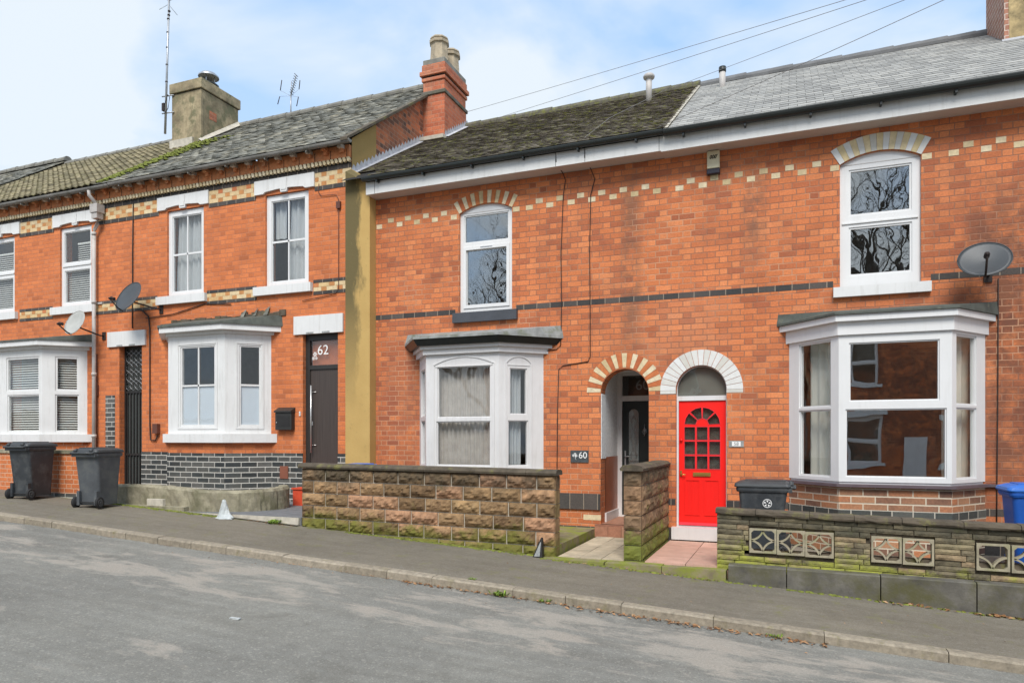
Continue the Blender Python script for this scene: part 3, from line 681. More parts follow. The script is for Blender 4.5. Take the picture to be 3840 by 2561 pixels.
mb = MB(); voussoirs(mb, 1.1775, 6.045-R_, R_+.003, R_+.25, pi/2+A_, pi/2-A_, 15, [M['paintvous'], M['paleyellow']], .012, gap=.003)
mb.build('window_arch', H58)
# upper window
mb = MB()
W1 = framed(H58, Vector((.655, .05, 0)), X, NY, 1.045, 4.10, 5.905, [(.12, .935, 5.15, 5.83), (.12, .94, 4.27, 4.985)], M['upvc'], gmat=M['glasswavy'],
            head=segloop(.0, 1.045, 4.10, 5.905, .14), bars=[(.05, .99, 5.02, 5.06), (.05, .99, 4.175, 4.2)])
mb = MB(); mb.box(.565, 1.82, -.07, .06, 3.955, 4.10, M['white']); mb.build('sill', W1)
mb = MB(); mb.obox(Vector((.655, .05, 0)), X, NY, (.03, 1.015), (.0, .018), (5.035, 5.055), M['upvc']); mb.build('transom', W1)
mb = MB(); mb.obox(Vector((.655, .05, 0)), X, NY, (.01, 1.035), (-.005, .003), (5.895, 5.905), M['pipe']); mb.build('head_joint', W1)
# bay window
L0 = (Vector((.64, -.70))).length
pan58 = [[(.20, L0-.14, 2.335, 3.27, .022), (.20, L0-.14, 1.345, 2.30, .022)],
         [(.07+.06, 1.25-.04, 2.395, 3.20, .018, M['glassbay']), (.04+.045, 1.35-.06, 1.36, 2.29, .018, M['glassbay'])],
         [(.11, .87-.23, 2.335, 3.27, .022), (.11, .87-.23, 1.345, 2.30, .022)]]
def exb58(mb, P):
    o1 = offs(B58, .035); prism(mb, o1, 3.31, 3.49, M['upvc'])
    o2 = offs(B58, .10); prism(mb, o2, 3.49, 3.575, M['upvc'])
    prism(mb, offs(B58, -.02), 1.255, 1.30, M['upvc'])
P, bf = bayfull(H58, B58, 1.295, 3.48, pan58, M['upvc'], M['glass'], exb58)
mb = MB(); prism(mb, offs(B58, .07), 1.225, 1.265, M['sillbrown']); mb.box(2.44, 2.66, -.06, .01, 1.225, 1.262, M['sillbrown']); mb.build('sill', bf)
mb = MB(); ot = offs(B58, .13); prism(mb, ot, 3.578, 3.61, M['feltroof'])
n = 4; bs = [(a, b, 3.61) for a, b in ot]; tp = [(ot[0][0]+.02, 0, 3.76), (ot[1][0]+.1, -.12, 3.75), (ot[2][0]-.1, -.12, 3.75), (ot[3][0]-.02, 0, 3.76)]
mb.add(bs+tp, [(0, 1, 5, 4), (1, 2, 6, 5), (2, 3, 7, 6), (4, 5, 6, 7), (3, 0, 4, 7)], M['feltroof']); mb.build('bay_roof', bf)
mb = MB(); prism(mb, B58, .985-.07, 1.225, M['mixbrick']); prism(mb, offs(B58, .008), .30, .80, M['mixbrick']); prism(mb, offs(B58, .012), .80, .915, M['bluecourse']); mb.build('bay_base', H58)
# curtains and things seen through the bay
curtain(H58, O0+Vector((0, 0, 0)), Vector((.64, -.70, 0)).normalized(), Vector((-.70, -.64, 0)).normalized(), .15, .58, 1.35, 3.3, .20, M['creamcur'], amp=.03, wl=.16)
curtain(H58, Vector((1.95, -.70, 0)), Vector((.52, .70, 0)).normalized(), Vector((.70, -.52, 0)).normalized(), .18, .8, 1.35, 3.3, .20, M['creamcur'], amp=.03, wl=.16)
# fascia, soffit, gutter
mb = MB(); mb.box(-1.9, 3.62, -.34, -.31, 6.36, 6.60, M['fascia']); mb.box(-1.9, 3.62, -.31, .0, 6.375, 6.40, M['soffit']); mb.build('fascia', H58)
gutter(H58, -1.85, 3.62, -.42, 6.63, M['blackpl'], .075, brackets=.9)
tiles(H58, -1.8, 3.62, -.40, 6.66, 4., 9.38, .25, .20, M['slate58'], M['ridge58'], jit=.0015, lift=.010)
mb = MB(); sl = Vector((0, 4.4, 2.72)).normalized(); nn = Vector((0, -sl.z, sl.y))
for i in range(24):
    a = Vector((-1.83, -.38, 6.68))+sl*(i*.215)
    mb.obox(a+nn*.02, X, nn, (-.035+random.uniform(-.01, .01), .035+random.uniform(-.01, .01)), (-.03, .012), (0, .001), M['mortar'])
    q = [a+X*s+nn*.024+sl*t for t in (0, .21) for s in (-.04+random.uniform(-.012, .012), .035)]
    mb.add(q, [(0, 1, 3, 2)], M['mortar'])
mb.build('verge', H58)
# red door
D = empty('x', (0, 0, 0), 'x', 'x'); bpy.data.objects.remove(D)
mb = MB(); o = Vector((0, .10, 0))
mb.plate(o, X, NY, rect(-1.725, -.945, .485, 2.56), [rect(-1.695, -.962, .49, 2.49)], 0, -.06, M['whitewood'])
mb.plate(o, X, NY, archloop(-1.335, .395, 2.56, 2.65), [archloop(-1.335, .375, 2.565, 2.65)], 0, -.06, M['whitewood'])
dframe = mb.build('door_frame', H58)
mb = MB(); mb.plate(Vector((0, .13, 0)), X, NY, archloop(-1.335, .37, 2.57, 2.65), [], 0, -.012, M['greyfan']); mb.build('fanlight', dframe)
g = MB(); g.plate(Vector((0, .115, 0)), X, NY, archloop(-1.335, .374, 2.566, 2.65), [], 0, -.006, M['glass']); g.build('pane', dframe)
mb = MB(); o = Vector((0, .125, 0))
gx0, gx1, gz0, gz1, gr = -1.605, -1.055, 1.40, 2.115, .275
cx = (gx0+gx1)/2; cells = []
cw = (gx1-gx0-2*.028)/3
for i in range(3):
    for j in range(3): cells.append(rect(gx0+i*(cw+.028), gx0+i*(cw+.028)+cw, gz0+j*.232, gz0+j*.232+.205))
for i in range(4):
    a0 = pi*i/4+.05; a1 = pi*(i+1)/4-.05
    cells.append([(cx+.105*cos(a0), 2.105+.105*sin(a0)), (cx+gr*cos(a0), 2.105+gr*sin(a0)), (cx+gr*cos((a0+a1)/2), 2.105+gr*sin((a0+a1)/2)), (cx+gr*cos(a1), 2.105+gr*sin(a1)), (cx+.105*cos(a1), 2.105+.105*sin(a1))])
mb.plate(o, X, NY, rect(-1.69, -.965, .50, 2.485), cells, 0, -.045, M['red'])
for c in cells:   # pinkish glazing beads
    mx_ = sum(p[0] for p in c)/len(c); mz_ = sum(p[1] for p in c)/len(c)
    mb.plate(o, X, NY, [(mx_+(p[0]-mx_)*1.07, mz_+(p[1]-mz_)*1.07) for p in c], [c], .006, 0, M['redbar'], back=False)
for a, b in ((-1.60, -1.36), (-1.30, -1.06)):   # lower panels, recessed look from raised mouldings
    mb.plate(o, X, NY, rect(a, b, .66, 1.235), [rect(a+.02, b-.02, .68, 1.215)], .010, 0, M['red'], back=False)
    mb.obox(o, X, NY, (a+.11, a+.12), (0, .006), (.69, 1.2), M['red'])
mb.obox(o, X, NY, (-1.69, -.965), (-.01, .03), (.50, .545), M['redbar'])
dr = mb.build('door', H58)
g = MB(); g.obox(Vector((0, .155, 0)), X, NY, (gx0-.01, gx1+.01), (-.004, .002), (gz0-.01, 2.39), M['glassdoor']); g.build('pane', dr)
mb = MB(); mb.obox(Vector((0, .19, 0)), X, NY, (gx0-.02, gx1+.02), (-.004, .002), (gz0-.02, 2.42), M['leadedgrey']); mb.build('obscure_film', dr)
mb = MB(); mb.obox(o, X, NY, (-1.47, -1.20), (0, .018), (1.285, 1.345), M['brass']); mb.obox(o, X, NY, (-1.44, -1.23), (.018, .024), (1.30, 1.33), M['brass']); mb.build('letter_plate', dr)
mb = MB(); mb.obox(o, X, NY, (-1.675, -1.645), (0, .012), (1.28, 1.37), M['brass']); mb.tube([o+Vector((-1.66, -.04, 1.315)), o+Vector((-1.58, -.045, 1.305))], .009, M['brass'], 6); mb.tube([o+Vector((-1.66, 0, 1.315)), o+Vector((-1.66, -.045, 1.315))], .009, M['brass'], 6); mb.build('handle', dr)
mb = MB(); mb.tube([o+Vector((-1.655, 0, 1.86)), o+Vector((-1.655, -.03, 1.86))], .022, M['red'], 10); mb.build('lock', dr)
mb = MB(); mb.box(-1.78, -.92, -.10, .14, .29, .482, M['whitewood']); mb.build('doorstep', H58)
# flue on the roof
def flue(H, x, y, z0, z1, cap, label):
    mb = MB(); mb.tube([(x, y, z0-.15), (x, y, z1)], .062, M['pipe'], 12)
    if cap: mb.lathe((x, y, z1-.06), [(.062, 0), (.11, .02), (.12, .06), (.09, .10), (.0, .12)], M['pipe'], 14)
    else: mb.tube([(x, y, z1-.08), (x, y, z1+.02)], .072, M['blackpl'], 12)
    return mb.build('roof_vent', H)
flue(H58, -1.30, 3.3, 8.85, 9.32, False, '')
line_mb([(2.62, -.012, 4.07), (2.615, -.012, 2.6), (2.605, -.012, 1.3), (2.6, -.012, .4)], .0075, M['cable'], 'cable', H58)
# stack shared with the next house
mb = MB(); mb.box(3.34, 3.95, 2.75, 3.95, 8.2, 12.0, M['oldchim']); st = mb.build('chimney', H58)
mb = MB()
for i in range(9): mb.box(3.343+i*.068, 3.343+i*.068+.068, 2.742, 2.76, 8.55, 12.0, M['yellowrender']) if i else mb.box(3.40, 3.411, 2.742, 2.76, 9.0, 12.0, M['yellowrender'])
mb.build('render_patch', st)
mb = MB(); mb.box(3.30, 3.99, 2.70, 3.99, 8.35, 8.62, M['lead']); mb.box(3.2, 4.05, 2.45, 2.72, 8.36, 8.40, M['lead']); mb.build('flashing', st)

# ------------------------------------------------------------------ house 60 (recessed porch)
H60 = empty('terraced_house', (-4.6, 0, .42), 'terraced brick house with recessed white porch, mossy tiled roof and small white bay window', 'house')
B60 = [(-6.37, 0), (-5.92, -.58), (-4.55, -.58), (-3.96, 0)]
holes = [archloop(-2.555, .40, .30, 2.63), segloop(-5.56, -4.54, 4.13, 5.915, .135), rect(-6.30, -4.03, 1.32, 3.38)]
def ex60(mb):
    mb.box(-7.31, -5.64, -.003, .01, 4.115, 4.205, M['bandbrick']); mb.box(-4.46, -1.9, -.003, .01, 4.115, 4.205, M['bandbrick'])
    for x in (-7.235, -6.796, -6.428, -6.057, -5.67, -4.46, -4.215, -3.843, -3.464, -3.464+.3596, -3.464+.7192, -3.464+1.0788, -3.464+1.4384): diap(mb, x, 5.872)
    for x in (-6.982, -6.615, -6.242, -5.869, -4.034, -3.666, -3.30, -2.937, -2.574, -2.211): diap(mb, x, 5.965)
    mb.box(-7.3, -2.957, -.03, .01, .70, .965, M['bandbrick']); mb.box(-2.15, -1.9, -.03, .01, .70, .965, M['bandbrick'])
    mb.box(-7.3, -2.957, -.02, .01, .2, .42, M['bandbrick']); diap(mb, -3.1, .57, .30, .09)
house_shell(H60, -7.84, -1.9, -.3, 6.5, holes, M['brick'], ex60, zridge=9.3, revmat=M['brick'])
interior(H60, -7.2, -3.2, .5, 3.75, 6.4)
mb = MB(); voussoirs(mb, -2.555, 2.65, .402, .635, pi, 0, 21, [M['cream'], M['voussoir']], .005); mb.build('doorway_arch', H60)
R_ = (.51**2+.135**2)/.27; A_ = math.asin(.51/R_)
mb = MB(); voussoirs(mb, -5.05, 6.05-R_, R_+.003, R_+.225, pi/2+A_, pi/2-A_, 15, [M['cream'], M['voussoir']], .005, gap=.006); mb.build('window_arch', H60)
W2 = framed(H60, Vector((-5.56, .05, 0)), X, NY, 1.02, 4.13, 5.915, [(.07, .94, 5.385, 5.885), (.105, .91, 4.26, 5.27)], M['upvc'], gmat=M['glasswavy'],
            head=segloop(0, 1.02, 4.13, 5.915, .135), sash=.022)
mb = MB(); mb.plate(Vector((-5.56, .05, 0)), X, NY, rect(.065, .955, 4.215, 5.315), [rect(.115, .90, 4.27, 5.26)], .016, 0, M['upvc'], back=False); mb.obox(Vector((-5.56, .05, 0)), X, NY, (.40, .63), (.01, .022), (5.285, 5.30), M['galv']); mb.build('opening_sash', W2)
mb = MB(); mb.obox(Vector((-5.56, .05, 0)), X, NY, (.01, 1.01), (-.005, .003), (5.915, 5.925), M['pipe']); mb.build('head_joint', W2)
mb = MB(); mb.box(-5.665, -4.43, -.075, .06, 3.955, 4.13, M['slatesill']); mb.build('sill', W2)
La = Vector((.45, -.58)).length; Lc = Vector((.59, .58)).length
pan60 = [[(.17, La-.10, 2.27, 3.10, .02), (.17, La-.10, 1.42, 2.20, .02)],
         [(.22, 1.37-.15, 2.24, 3.115, .018), (.20, 1.37-.15, 1.42, 2.18, .018)],
         [(.20, .52, 2.29, 3.07, .018), (.17, .54, 1.42, 2.19, .018)]]
def exb60(mb, P):
    prism(mb, offs(B60, .06), 3.33, 3.42, M['whitewood']); prism(mb, offs(B60, .11), 3.42, 3.475, M['whitewood'])
    for (a, b, s0, s1, sag) in ((P[1], P[2], .15, 1.29, .13), (P[2], P[3], .13, .60, .12)):
        u = (b-a).normalized(); n = Vector((u.y, -u.x, 0)); lo_ = segloop(s0, s1, 3.12, 3.14, sag, 12)[2:]; R2 = [(p[0], p[1]+.022) for p in lo_]
        mb.plate(a, u, n, lo_+R2[::-1], [], .014, 0, M['whitewood'], back=False)
        for (ss, w) in ((s0-.01, .022), (s1-.012, .022)): mb.obox(a, u, n, (ss, ss+w), (0, .014), (1.35, 3.15), M['whitewood'])
        mb.obox(a, u, n, (s0+.03, s1-.03), (0, .010), (3.115, 3.13), M['whitewood'])
    prism(mb, offs(B60, .05), 1.27, 1.34, M['whitewood'])
P, bf = bayfull(H60, B60, 1.33, 3.36, pan60, M['whitewood'], M['glass'], exb60)
mb = MB(); og = offs(B60, .17); prism(mb, og, 3.475, 3.58, M['blackpl'], offs(B60, .24)); mb.build('bay_gutter', bf)
mb = MB(); ot = offs(B60, .25); prism(mb, ot, 3.582, 3.625, M['leadroof'])
tp = [(-6.62, 0, 3.80), (ot[1][0]+.1, -.1, 3.79), (ot[2][0]-.1, -.1, 3.79), (-3.64, 0, 3.80)]
mb.add([(a, b, 3.625) for a, b in ot]+tp, [(0, 1, 5, 4), (1, 2, 6, 5), (2, 3, 7, 6), (4, 5, 6, 7), (3, 0, 4, 7)], M['leadroof']); mb.build('bay_roof', bf)
mb = MB(); prism(mb, B60, .30, 1.27, M['brick']); mb.build('bay_base', H60)
curtain(H60, Vector((-5.92, -.58, 0)), X, NY, .12, 1.30, 1.36, 3.2, .16, M['netbeige'], amp=.022, wl=.085)
curtain(H60, Vector((-4.55, -.58, 0)), Vector((.59, .58, 0)).normalized(), Vector((.58, -.59, 0)).normalized(), .25, .45, 1.36, 3.1, .14, M['net'], amp=.02, wl=.07)
# fascia
mb = MB(); mb.box(-7.31, -1.9, -.34, -.31, 6.375, 6.60, M['fascia']); mb.box(-7.31, -1.9, -.31, 0, 6.385, 6.41, M['soffit'])
for x in (-7.12, -3.63, -3.13, -1.93): mb.box(x-.003, x+.003, -.343, -.31, 6.38, 6.60, M['darkgap'])
mb.build('fascia', H60)
gutter(H60, -7.33, -1.86, -.415, 6.645, M['blackpl'], .06, brackets=.95)
tiles(H60, -7.84, -1.83, -.40, 6.69, 4., 9.40, .20, .165, M['tile60'], M['ridge60'], jit=.0035, lift=.024, skip=lambda a, b, y: (a < -7.32 and y < .02))
flue(H60, -2.72, 3.0, 8.85, 9.28, True, '')
# porch
mb = MB(); x0, x1, yb, zf = -2.955, -2.155, 1.20, .47
mb.add([(x0, .3, 1.57), (x0, yb, 1.57), (x0, yb, 3.1), (x0, .3, 3.1)], [(0, 3, 2, 1)][::-1], M['porchplaster'])
mb.add([(x1, .3, 1.57), (x1, yb, 1.57), (x1, yb, 3.1), (x1, .3, 3.1)], [(0, 1, 2, 3)][::-1], M['porchplaster'])
mb.add([(x0+.006, .3, zf), (x0+.006, yb, zf), (x0+.006, yb, 1.57), (x0+.006, .3, 1.57)], [(0, 3, 2, 1)], M['porchtile'])
mb.add([(x1-.006, .3, zf), (x1-.006, yb, zf), (x1-.006, yb, 1.57), (x1-.006, .3, 1.57)], [(0, 1, 2, 3)], M['porchtile'])
mb.add([(x0, .3, 3.06), (x1, .3, 3.06), (x1, yb+.1, 3.06), (x0, yb+.1, 3.06)], [(3, 2, 1, 0)], M['porchplaster'])
mb.add([(x0, .0, zf), (x1, 0, zf), (x1, yb+.1, zf), (x0, yb+.1, zf)], [(0, 1, 2, 3)], M['stepred'])
mb.box(x0+.001, x0+.03, .28, yb, zf, zf+.15, M['whitewood'])
mb.build('porch', H60)
mb = MB(); mb.box(x0+.002, x0+.012, .02, .32, 1.55, 2.63, M['porchplaster']); mb.build('porch_reveal', H60)
mb = MB(); o = Vector((0, yb, 0))
mb.plate(o, X, NY, rect(x0, x1, zf, 3.06), [rect(x0+.085, x1-.04, zf+.03, 2.56), rect(x0+.085, x1-.04, 2.655, 3.02)], 0, -.07, M['whitewood']); dfr = mb.build('door_frame', H60)
g = MB(); g.obox(o, X, NY, (x0+.08, x1-.035), (-.04, -.034), (2.65, 3.025), M['glass']); g.build('pane', dfr)
mb = MB(); mb.box(x0+.05, x1, yb+.2, yb+.21, 2.5, 3.1, M['board']); mb.build('fanlight_backing', dfr)
mb = MB(); o2 = Vector((0, yb+.03, 0)); gl = archloop(-2.665, .095, 1.34, 2.32, 12)
mb.plate(o2, X, NY, rect(x0+.09, x1-.045, zf+.035, 2.555), [gl], 0, -.045, M['doorblack'])
mb.plate(o2, X, NY, archloop(-2.665, .112, 1.32, 2.32, 12), [archloop(-2.665, .096, 1.341, 2.32, 12)], .008, 0, M['doorblack'], back=False)
d60 = mb.build('door', H60)
g = MB(); g.obox(o2, X, NY, (-2.762, -2.568), (-.03, -.02), (1.338, 2.42), M['glassdoor']); g.build('pane', d60)
mb = MB(); mb.box(-2.77, -2.56, yb+.09, yb+.10, 1.3, 2.45, M['frost']); mb.build('obscure_film', d60)
mb = MB()
for zz in (1.50, 1.62, 1.9, 2.26): mb.obox(o2, X, NY, (-2.76, -2.57), (-.022, -.016), (zz, zz+.008), M['signgrey'])
mb.tube([o2+Vector((-2.665+.045*sin(i*.5), .014, 1.45+i*.045)) for i in range(20)], .004, M['signgrey'], 4); mb.tube([o2+Vector((-2.665-.045*sin(i*.5), .014, 1.45+i*.045)) for i in range(20)], .004, M['signgrey'], 4)
mb.build('leading', d60)
mb = MB(); mb.lathe(o2+Vector((-2.46, -.01, 2.03)), [(0, -.01), (.03, 0), (.04, .01), (.0, .02)], M['galv'], 10, NY); mb.tube([o2+Vector((-2.46, -.01, 2.15)), o2+Vector((-2.46, -.025, 2.05)), o2+Vector((-2.46, -.02, 1.93))], .008, M['galv'], 6)
mb.tube([o2+Vector((-2.46+.04*cos(a_/6*2*pi), -.03, 2.01+.045*sin(a_/6*2*pi))) for a_ in range(7)], .006, M['galv'], 5); mb.build('knocker', d60)
mb = MB(); mb.obox(o2, X, NY, (-2.825, -2.80), (0, .012), (1.40, 1.66), M['galv']); mb.tube([o2+Vector((-2.812, -.01, 1.56)), o2+Vector((-2.812, -.05, 1.56)), o2+Vector((-2.70, -.05, 1.56))], .009, M['galv'], 6); mb.build('handle', d60)
ztext('60', .26, M['greyletter'], 'fanlight_number', d60, (-2.50, yb+.028, 2.84))
mb = MB()
for i in range(4): mb.box(-3.03+i*.225, -3.03+i*.225+.22, -.10, .02, .262, .445, M['stepred'])
mb.box(-3.03, -2.13, -.10, .02, .446, .462, M['stepred']); mb.build('doorstep', H60)
# cables
line_mb([(-3.62, -.33, 6.62), (-3.62, -.345, 6.45), (-3.60, -.02, 6.36), (-3.56, -.015, 6.25), (-3.60, -.015, 6.0), (-3.64, -.012, 5.0), (-3.63, -.012, 4.2), (-3.64, -.012, 3.62), (-3.65, -.012, 3.46), (-3.72, -.012, 3.40), (-3.92, -.012, 3.38)], .0075, M['cable'], 'cable', H60)
line_mb([(-3.13, -.345, 6.65), (-3.13, -.35, 6.45), (-3.12, -.02, 6.38), (-3.05, -.015, 6.2), (-3.12, -.015, 5.95), (-3.14, -.012, 5.0), (-3.13, -.012, 4.0), (-3.13, -.012, 3.25), (-3.17, -.012, 3.17), (-3.60, -.012, 3.12), (-3.68, -.012, 3.06), (-3.70, -.012, 2.4), (-3.72, -.012, .6)], .0075, M['cable'], 'cable', H60)

# ------------------------------------------------------------------ rendered buttress between 60 and 62
mb = MB(); xl, xr = -7.85, -7.31
f = [(xl, -.21), (xr, -.21), (xr, -.002), (xl, -.002)]
prism(mb, f, .45, [6.93, 6.62, 6.70, 7.05], M['render'])
mb.box(xl+.002, xr-.002, -.19, -.004, .3, 1.60, M['cream'])
tag(mb.build('buttress', loc=(-7.58, -.1, .45)), 'tall ochre rendered pier with mossy edge, between the two rows of brick houses', 'pier')

# ------------------------------------------------------------------ houses 62 and 64
H62 = empty('terraced_house', (-11, 0, .8), 'bright brick house with chequered tile bands, dark number 62 door and iron passage gate', 'house')
H64 = empty('terraced_house', (-17.6, 0, 1.0), 'brick house with chequered bands and white blinds, its roof pantiled, at left edge', 'house')
def cornice(mb, x0, x1, gaps=()):
    mb.box(x0, x1, -.075, .01, 7.265, 7.50, M['dogtooth']); 
    x = x0+.1
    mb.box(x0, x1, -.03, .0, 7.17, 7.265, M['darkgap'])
    x = x0+.02
    while x < x1-.03:
        mb.add([(x-.02, -.085, 7.262), (x+.035, -.085, 7.262), (x+.06, -.085, 7.20), (x+.035, -.085, 7.172), (x+.0, -.085, 7.185), (x-.02, -.03, 7.262), (x+.035, -.03, 7.262), (x+.06, -.03, 7.20), (x+.035, -.03, 7.172), (x, -.03, 7.185)], [(4, 3, 2, 1, 0), (3, 8, 7, 2), (4, 9, 8, 3), (0, 5, 9, 4), (2, 7, 6, 1)], M['cream']); x += .092
    x = x0+.12; i = 0
    while x < x1-.06:   # corbels under the gutter
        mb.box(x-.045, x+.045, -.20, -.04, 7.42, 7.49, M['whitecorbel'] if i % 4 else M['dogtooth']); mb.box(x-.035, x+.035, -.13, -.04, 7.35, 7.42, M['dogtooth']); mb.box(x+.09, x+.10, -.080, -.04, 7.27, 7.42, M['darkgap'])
        x += .372; i += 1
    mb.box(x0, x1, -.012, .01, 7.085, 7.17, M['bandbrick'])
def bands(mb, x0, x1, solid=()):
    mb.box(x0, x1, -.010, .01, 6.735, 6.815, M['bandbrick'])
    checker(mb, x0, x1, 6.817, 7.083, 3)
def bands2(mb, x0, x1):
    mb.box(x0, x1, -.010, .01, 4.93, 4.99, M['bandbrick']); mb.box(x0, x1, -.010, .01, 4.70, 4.762, M['bandbrick']); checker(mb, x0, x1, 4.764, 4.928, 2)
def checker(mb, x0, x1, z0, z1, rows):
    h = (z1-z0)/rows; P_ = .372
    mb.box(x0, x1, -.004, .01, z0, z1, M['cream'])
    for r in range(rows):
        x = math.floor(x0/P_)*P_+(r % 2)*P_/2-P_
        while x < x1:
            for (a, b, m_) in ((x+.005, x+.125, 'tan'), (x+.135, x+P_-.005, 'checker')):
                a, b = max(a, x0+.003), min(b, x1-.003)
                if b-a > .02: mb.box(a, b, -.007-random.uniform(0, .001), .0, z0+r*h+.004, z0+r*h+h-.004, M[m_])
            x += P_
def lintel(parent, x0, x1, z0, z1, n=1, key=True, notch=.22, rise=.06, name='lintel', paint='white'):
    mb = MB(); cx = (x0+x1)/2; w = (x1-x0)/2-notch; L = [(x0, z0), (x0+notch, z0)]
    if key:
        L += [(x0+notch+.05, z0+rise*.6), (cx-.16, z0+rise), (cx-.09, z0+rise*1.0), (cx-.075, z0-.01), (cx+.075, z0-.01), (cx+.09, z0+rise), (cx+.16, z0+rise), (x1-notch-.05, z0+rise*.6)]
    else: L += [(cx-.05, z0+.0), (cx+.05, z0)]
    L += [(x1-notch, z0), (x1, z0), (x1, z1), (x0, z1)]
    mb.plate(O0, X, NY, L, [], .045, -.02, M[paint])
    if key: mb.plate(O0, X, NY, [(cx-.06, z0+.03), (cx+.06, z0+.03), (cx+.085, z1-.02), (cx-.085, z1-.02)], [], .055, .045, M[paint], back=False)
    else:
        for a in (-.28, .10): mb.plate(O0, X, NY, rect(cx+a, cx+a+.18, z0+.0, z0+.035), [], .047, .04, M['signgrey'], back=False)
    return mb.build(name, parent)
B62 = [(-12.52, 0), (-11.90, -.60), (-10.41, -.60), (-9.78, 0)]
wL = (-12.59, -11.56); wR = (-9.925, -8.86)
holes = [rect(wL[0], wL[1], 4.95, 6.80), rect(wR[0], wR[1], 4.95, 6.80), rect(-9.0, -8.168, .95, 3.95), rect(-14.03, -13.34, .6, 3.95), rect(-12.44, -9.86, 2.0, 3.95)]
def ex62(mb):
    cornice(mb, -14.45, -7.86)
    for a, b in ((-14.45, -12.83), (-11.41, -10.17), (-8.71, -7.86)): bands(mb, a, b)
    for a, b in ((-14.45, -12.88), (-11.46, -10.15), (-8.74, -7.86)): bands2(mb, a, b)
    for a, b in ((-13.34, -12.5), (-9.8, -9.0), (-8.168, -7.86)): mb.box(a, b, -.014, .01, .3, 1.59, M['bluebrick'])
house_shell(H62, -14.45, -7.86, -.0, 7.5, holes, M['brick62'], ex62, side=M['gablebrick'])
interior(H62, -13.2, -9.1, 1.5, 4.3, 7.3)
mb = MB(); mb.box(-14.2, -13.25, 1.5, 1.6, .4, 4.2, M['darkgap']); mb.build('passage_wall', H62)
# gable end standing above the roof of number 60
mb = MB()
mb.add([(-7.85, .85, 6.3), (-7.85, 8, 6.3), (-7.85, 8, 7.6), (-7.85, 4, 10.52), (-7.85, .85, 8.26)], [(0, 1, 2, 3, 4)], M['gablebrick'])
mb.add([(-7.85, 0, 6.3), (-7.85, .85, 6.3), (-7.85, .85, 8.26), (-7.85, 0, 7.64)], [(0, 1, 2, 3)], M['render'])
mb.build('gable_wall', H62)
for (a, b, pa) in ((wL[0], wL[1], (.10, .93)), (wR[0], wR[1], (.11, .95))):
    W_ = b-a; m_ = (pa[0]+pa[1])/2
    fr = framed(H62, Vector((a, .045, 0)), X, NY, W_, 4.95, 6.79, [(pa[0], pa[1], 5.04, 6.68)], M['upvc'], sash=.02, bars=[(m_-.014, m_+.014, 5.06, 6.66), (pa[0]+.01, pa[1]-.01, 5.83, 5.87)])
    mb = MB(); mb.box(a-.255, b+.10, -.08, .05, 4.772, 4.945, M['white']); mb.build('sill', fr)
    o = Vector((a, .045, 0))
    curtain(H62, o, X, NY, pa[0]+.40 if a > -11 else pa[0]+.05, pa[1]-.02, 5.0, 6.72, .16, M['net'], amp=.03, wl=.15, flare=.05)
    if a > -11: curtain(H62, o, X, NY, pa[0], pa[0]+.26, 5.95, 6.72, .16, M['net'], amp=.02, wl=.13)
    lintel(H62, a-.25, b+.16, 6.822, 7.10)
lintel(H62, -9.19, -8.03, 3.935, 4.295, key=False, notch=.25)
lintel(H62, -14.355, -13.205, 3.935, 4.27, key=False, notch=.25)
La = Vector((.62, -.60)).length; Lc = Vector((.63, .60)).length
pan62 = [[(.2, La-.2, 2.15, 3.72, .03)],
         [(.33, 1.24, 2.13, 3.74, .03, None, [(.775, .805, 2.16, 3.71), (.36, 1.21, 2.93, 2.965)])],
         [(.27, .67, 2.13, 3.74, .03, None, [(.30, .64, 2.93, 2.965)])]]
def exb62(mb, P):
    prism(mb, offs(B62, .05), 3.96, 4.02, M['white'])
    prism(mb, offs(B62, .17), 4.02, 4.13, M['white'])
    prism(mb, offs(B62, .10), 1.80, 1.975, M['white'])
    for (a, b, s0, s1) in ((P[1], P[2], .26, 1.31), (P[2], P[3], .20, .73)):
        u = (b-a).normalized(); n = Vector((u.y, -u.x, 0)); mb.plate(a, u, n, rect(s0, s1, 2.07, 3.80), [rect(s0+.03, s1-.03, 2.10, 3.77)], .012, 0, M['white'], back=False)
P, bf = bayfull(H62, B62, 1.97, 3.97, pan62, M['white'], M['glass'], exb62)
for i, (s0, s1) in enumerate(((.36, 1.21), (.30, .64))):   # frosted lower panes
    a, b = P[i+1], P[i+2]; u = (b-a).normalized(); n = Vector((u.y, -u.x, 0)); mb = MB(); mb.obox(a, u, n, (s0, s1), (-.06, -.05), (2.16, 2.93), M['frost']); mb.build('frosted_film', bf)
mb = MB(); ot = offs(B62, .20); prism(mb, ot, 4.13, 4.17, M['feltroof'])
tp = [(ot[0][0]+.02, 0, 4.36), (ot[1][0]+.12, -.1, 4.36), (ot[2][0]-.12, -.1, 4.36), (ot[3][0]-.02, 0, 4.36)]
mb.add([(a, b, 4.17) for a, b in ot]+tp, [(0, 1, 5, 4), (1, 2, 6, 5), (2, 3, 7, 6), (4, 5, 6, 7), (3, 0, 4, 7)], M['feltroof']); mb.build('bay_roof', bf)
mb = MB()   # old mortar fillet and loose slates over the bay
for i in range(22):
    x = -12.45+i*.138; hh = random.uniform(.03, .07) if i < 14 else random.uniform(.05, .12)
    mb.box(x, x+.15, -.02-random.uniform(0, .03), 0, 4.345, 4.36+hh, M['coping'], .006)
for (x, a, c) in ((-10.55, .10, .17), (-10.25, .06, .19), (-9.95, .12, .2)): mb.add([(x, -.05, 4.37), (x+.13, -.07, 4.37), (x+.16, -.02, 4.36+c), (x+.02, -.01, 4.36+a), (x, -.04, 4.37), (x+.13, -.05, 4.37)], [(0, 1, 2, 3)], M['slate62'])
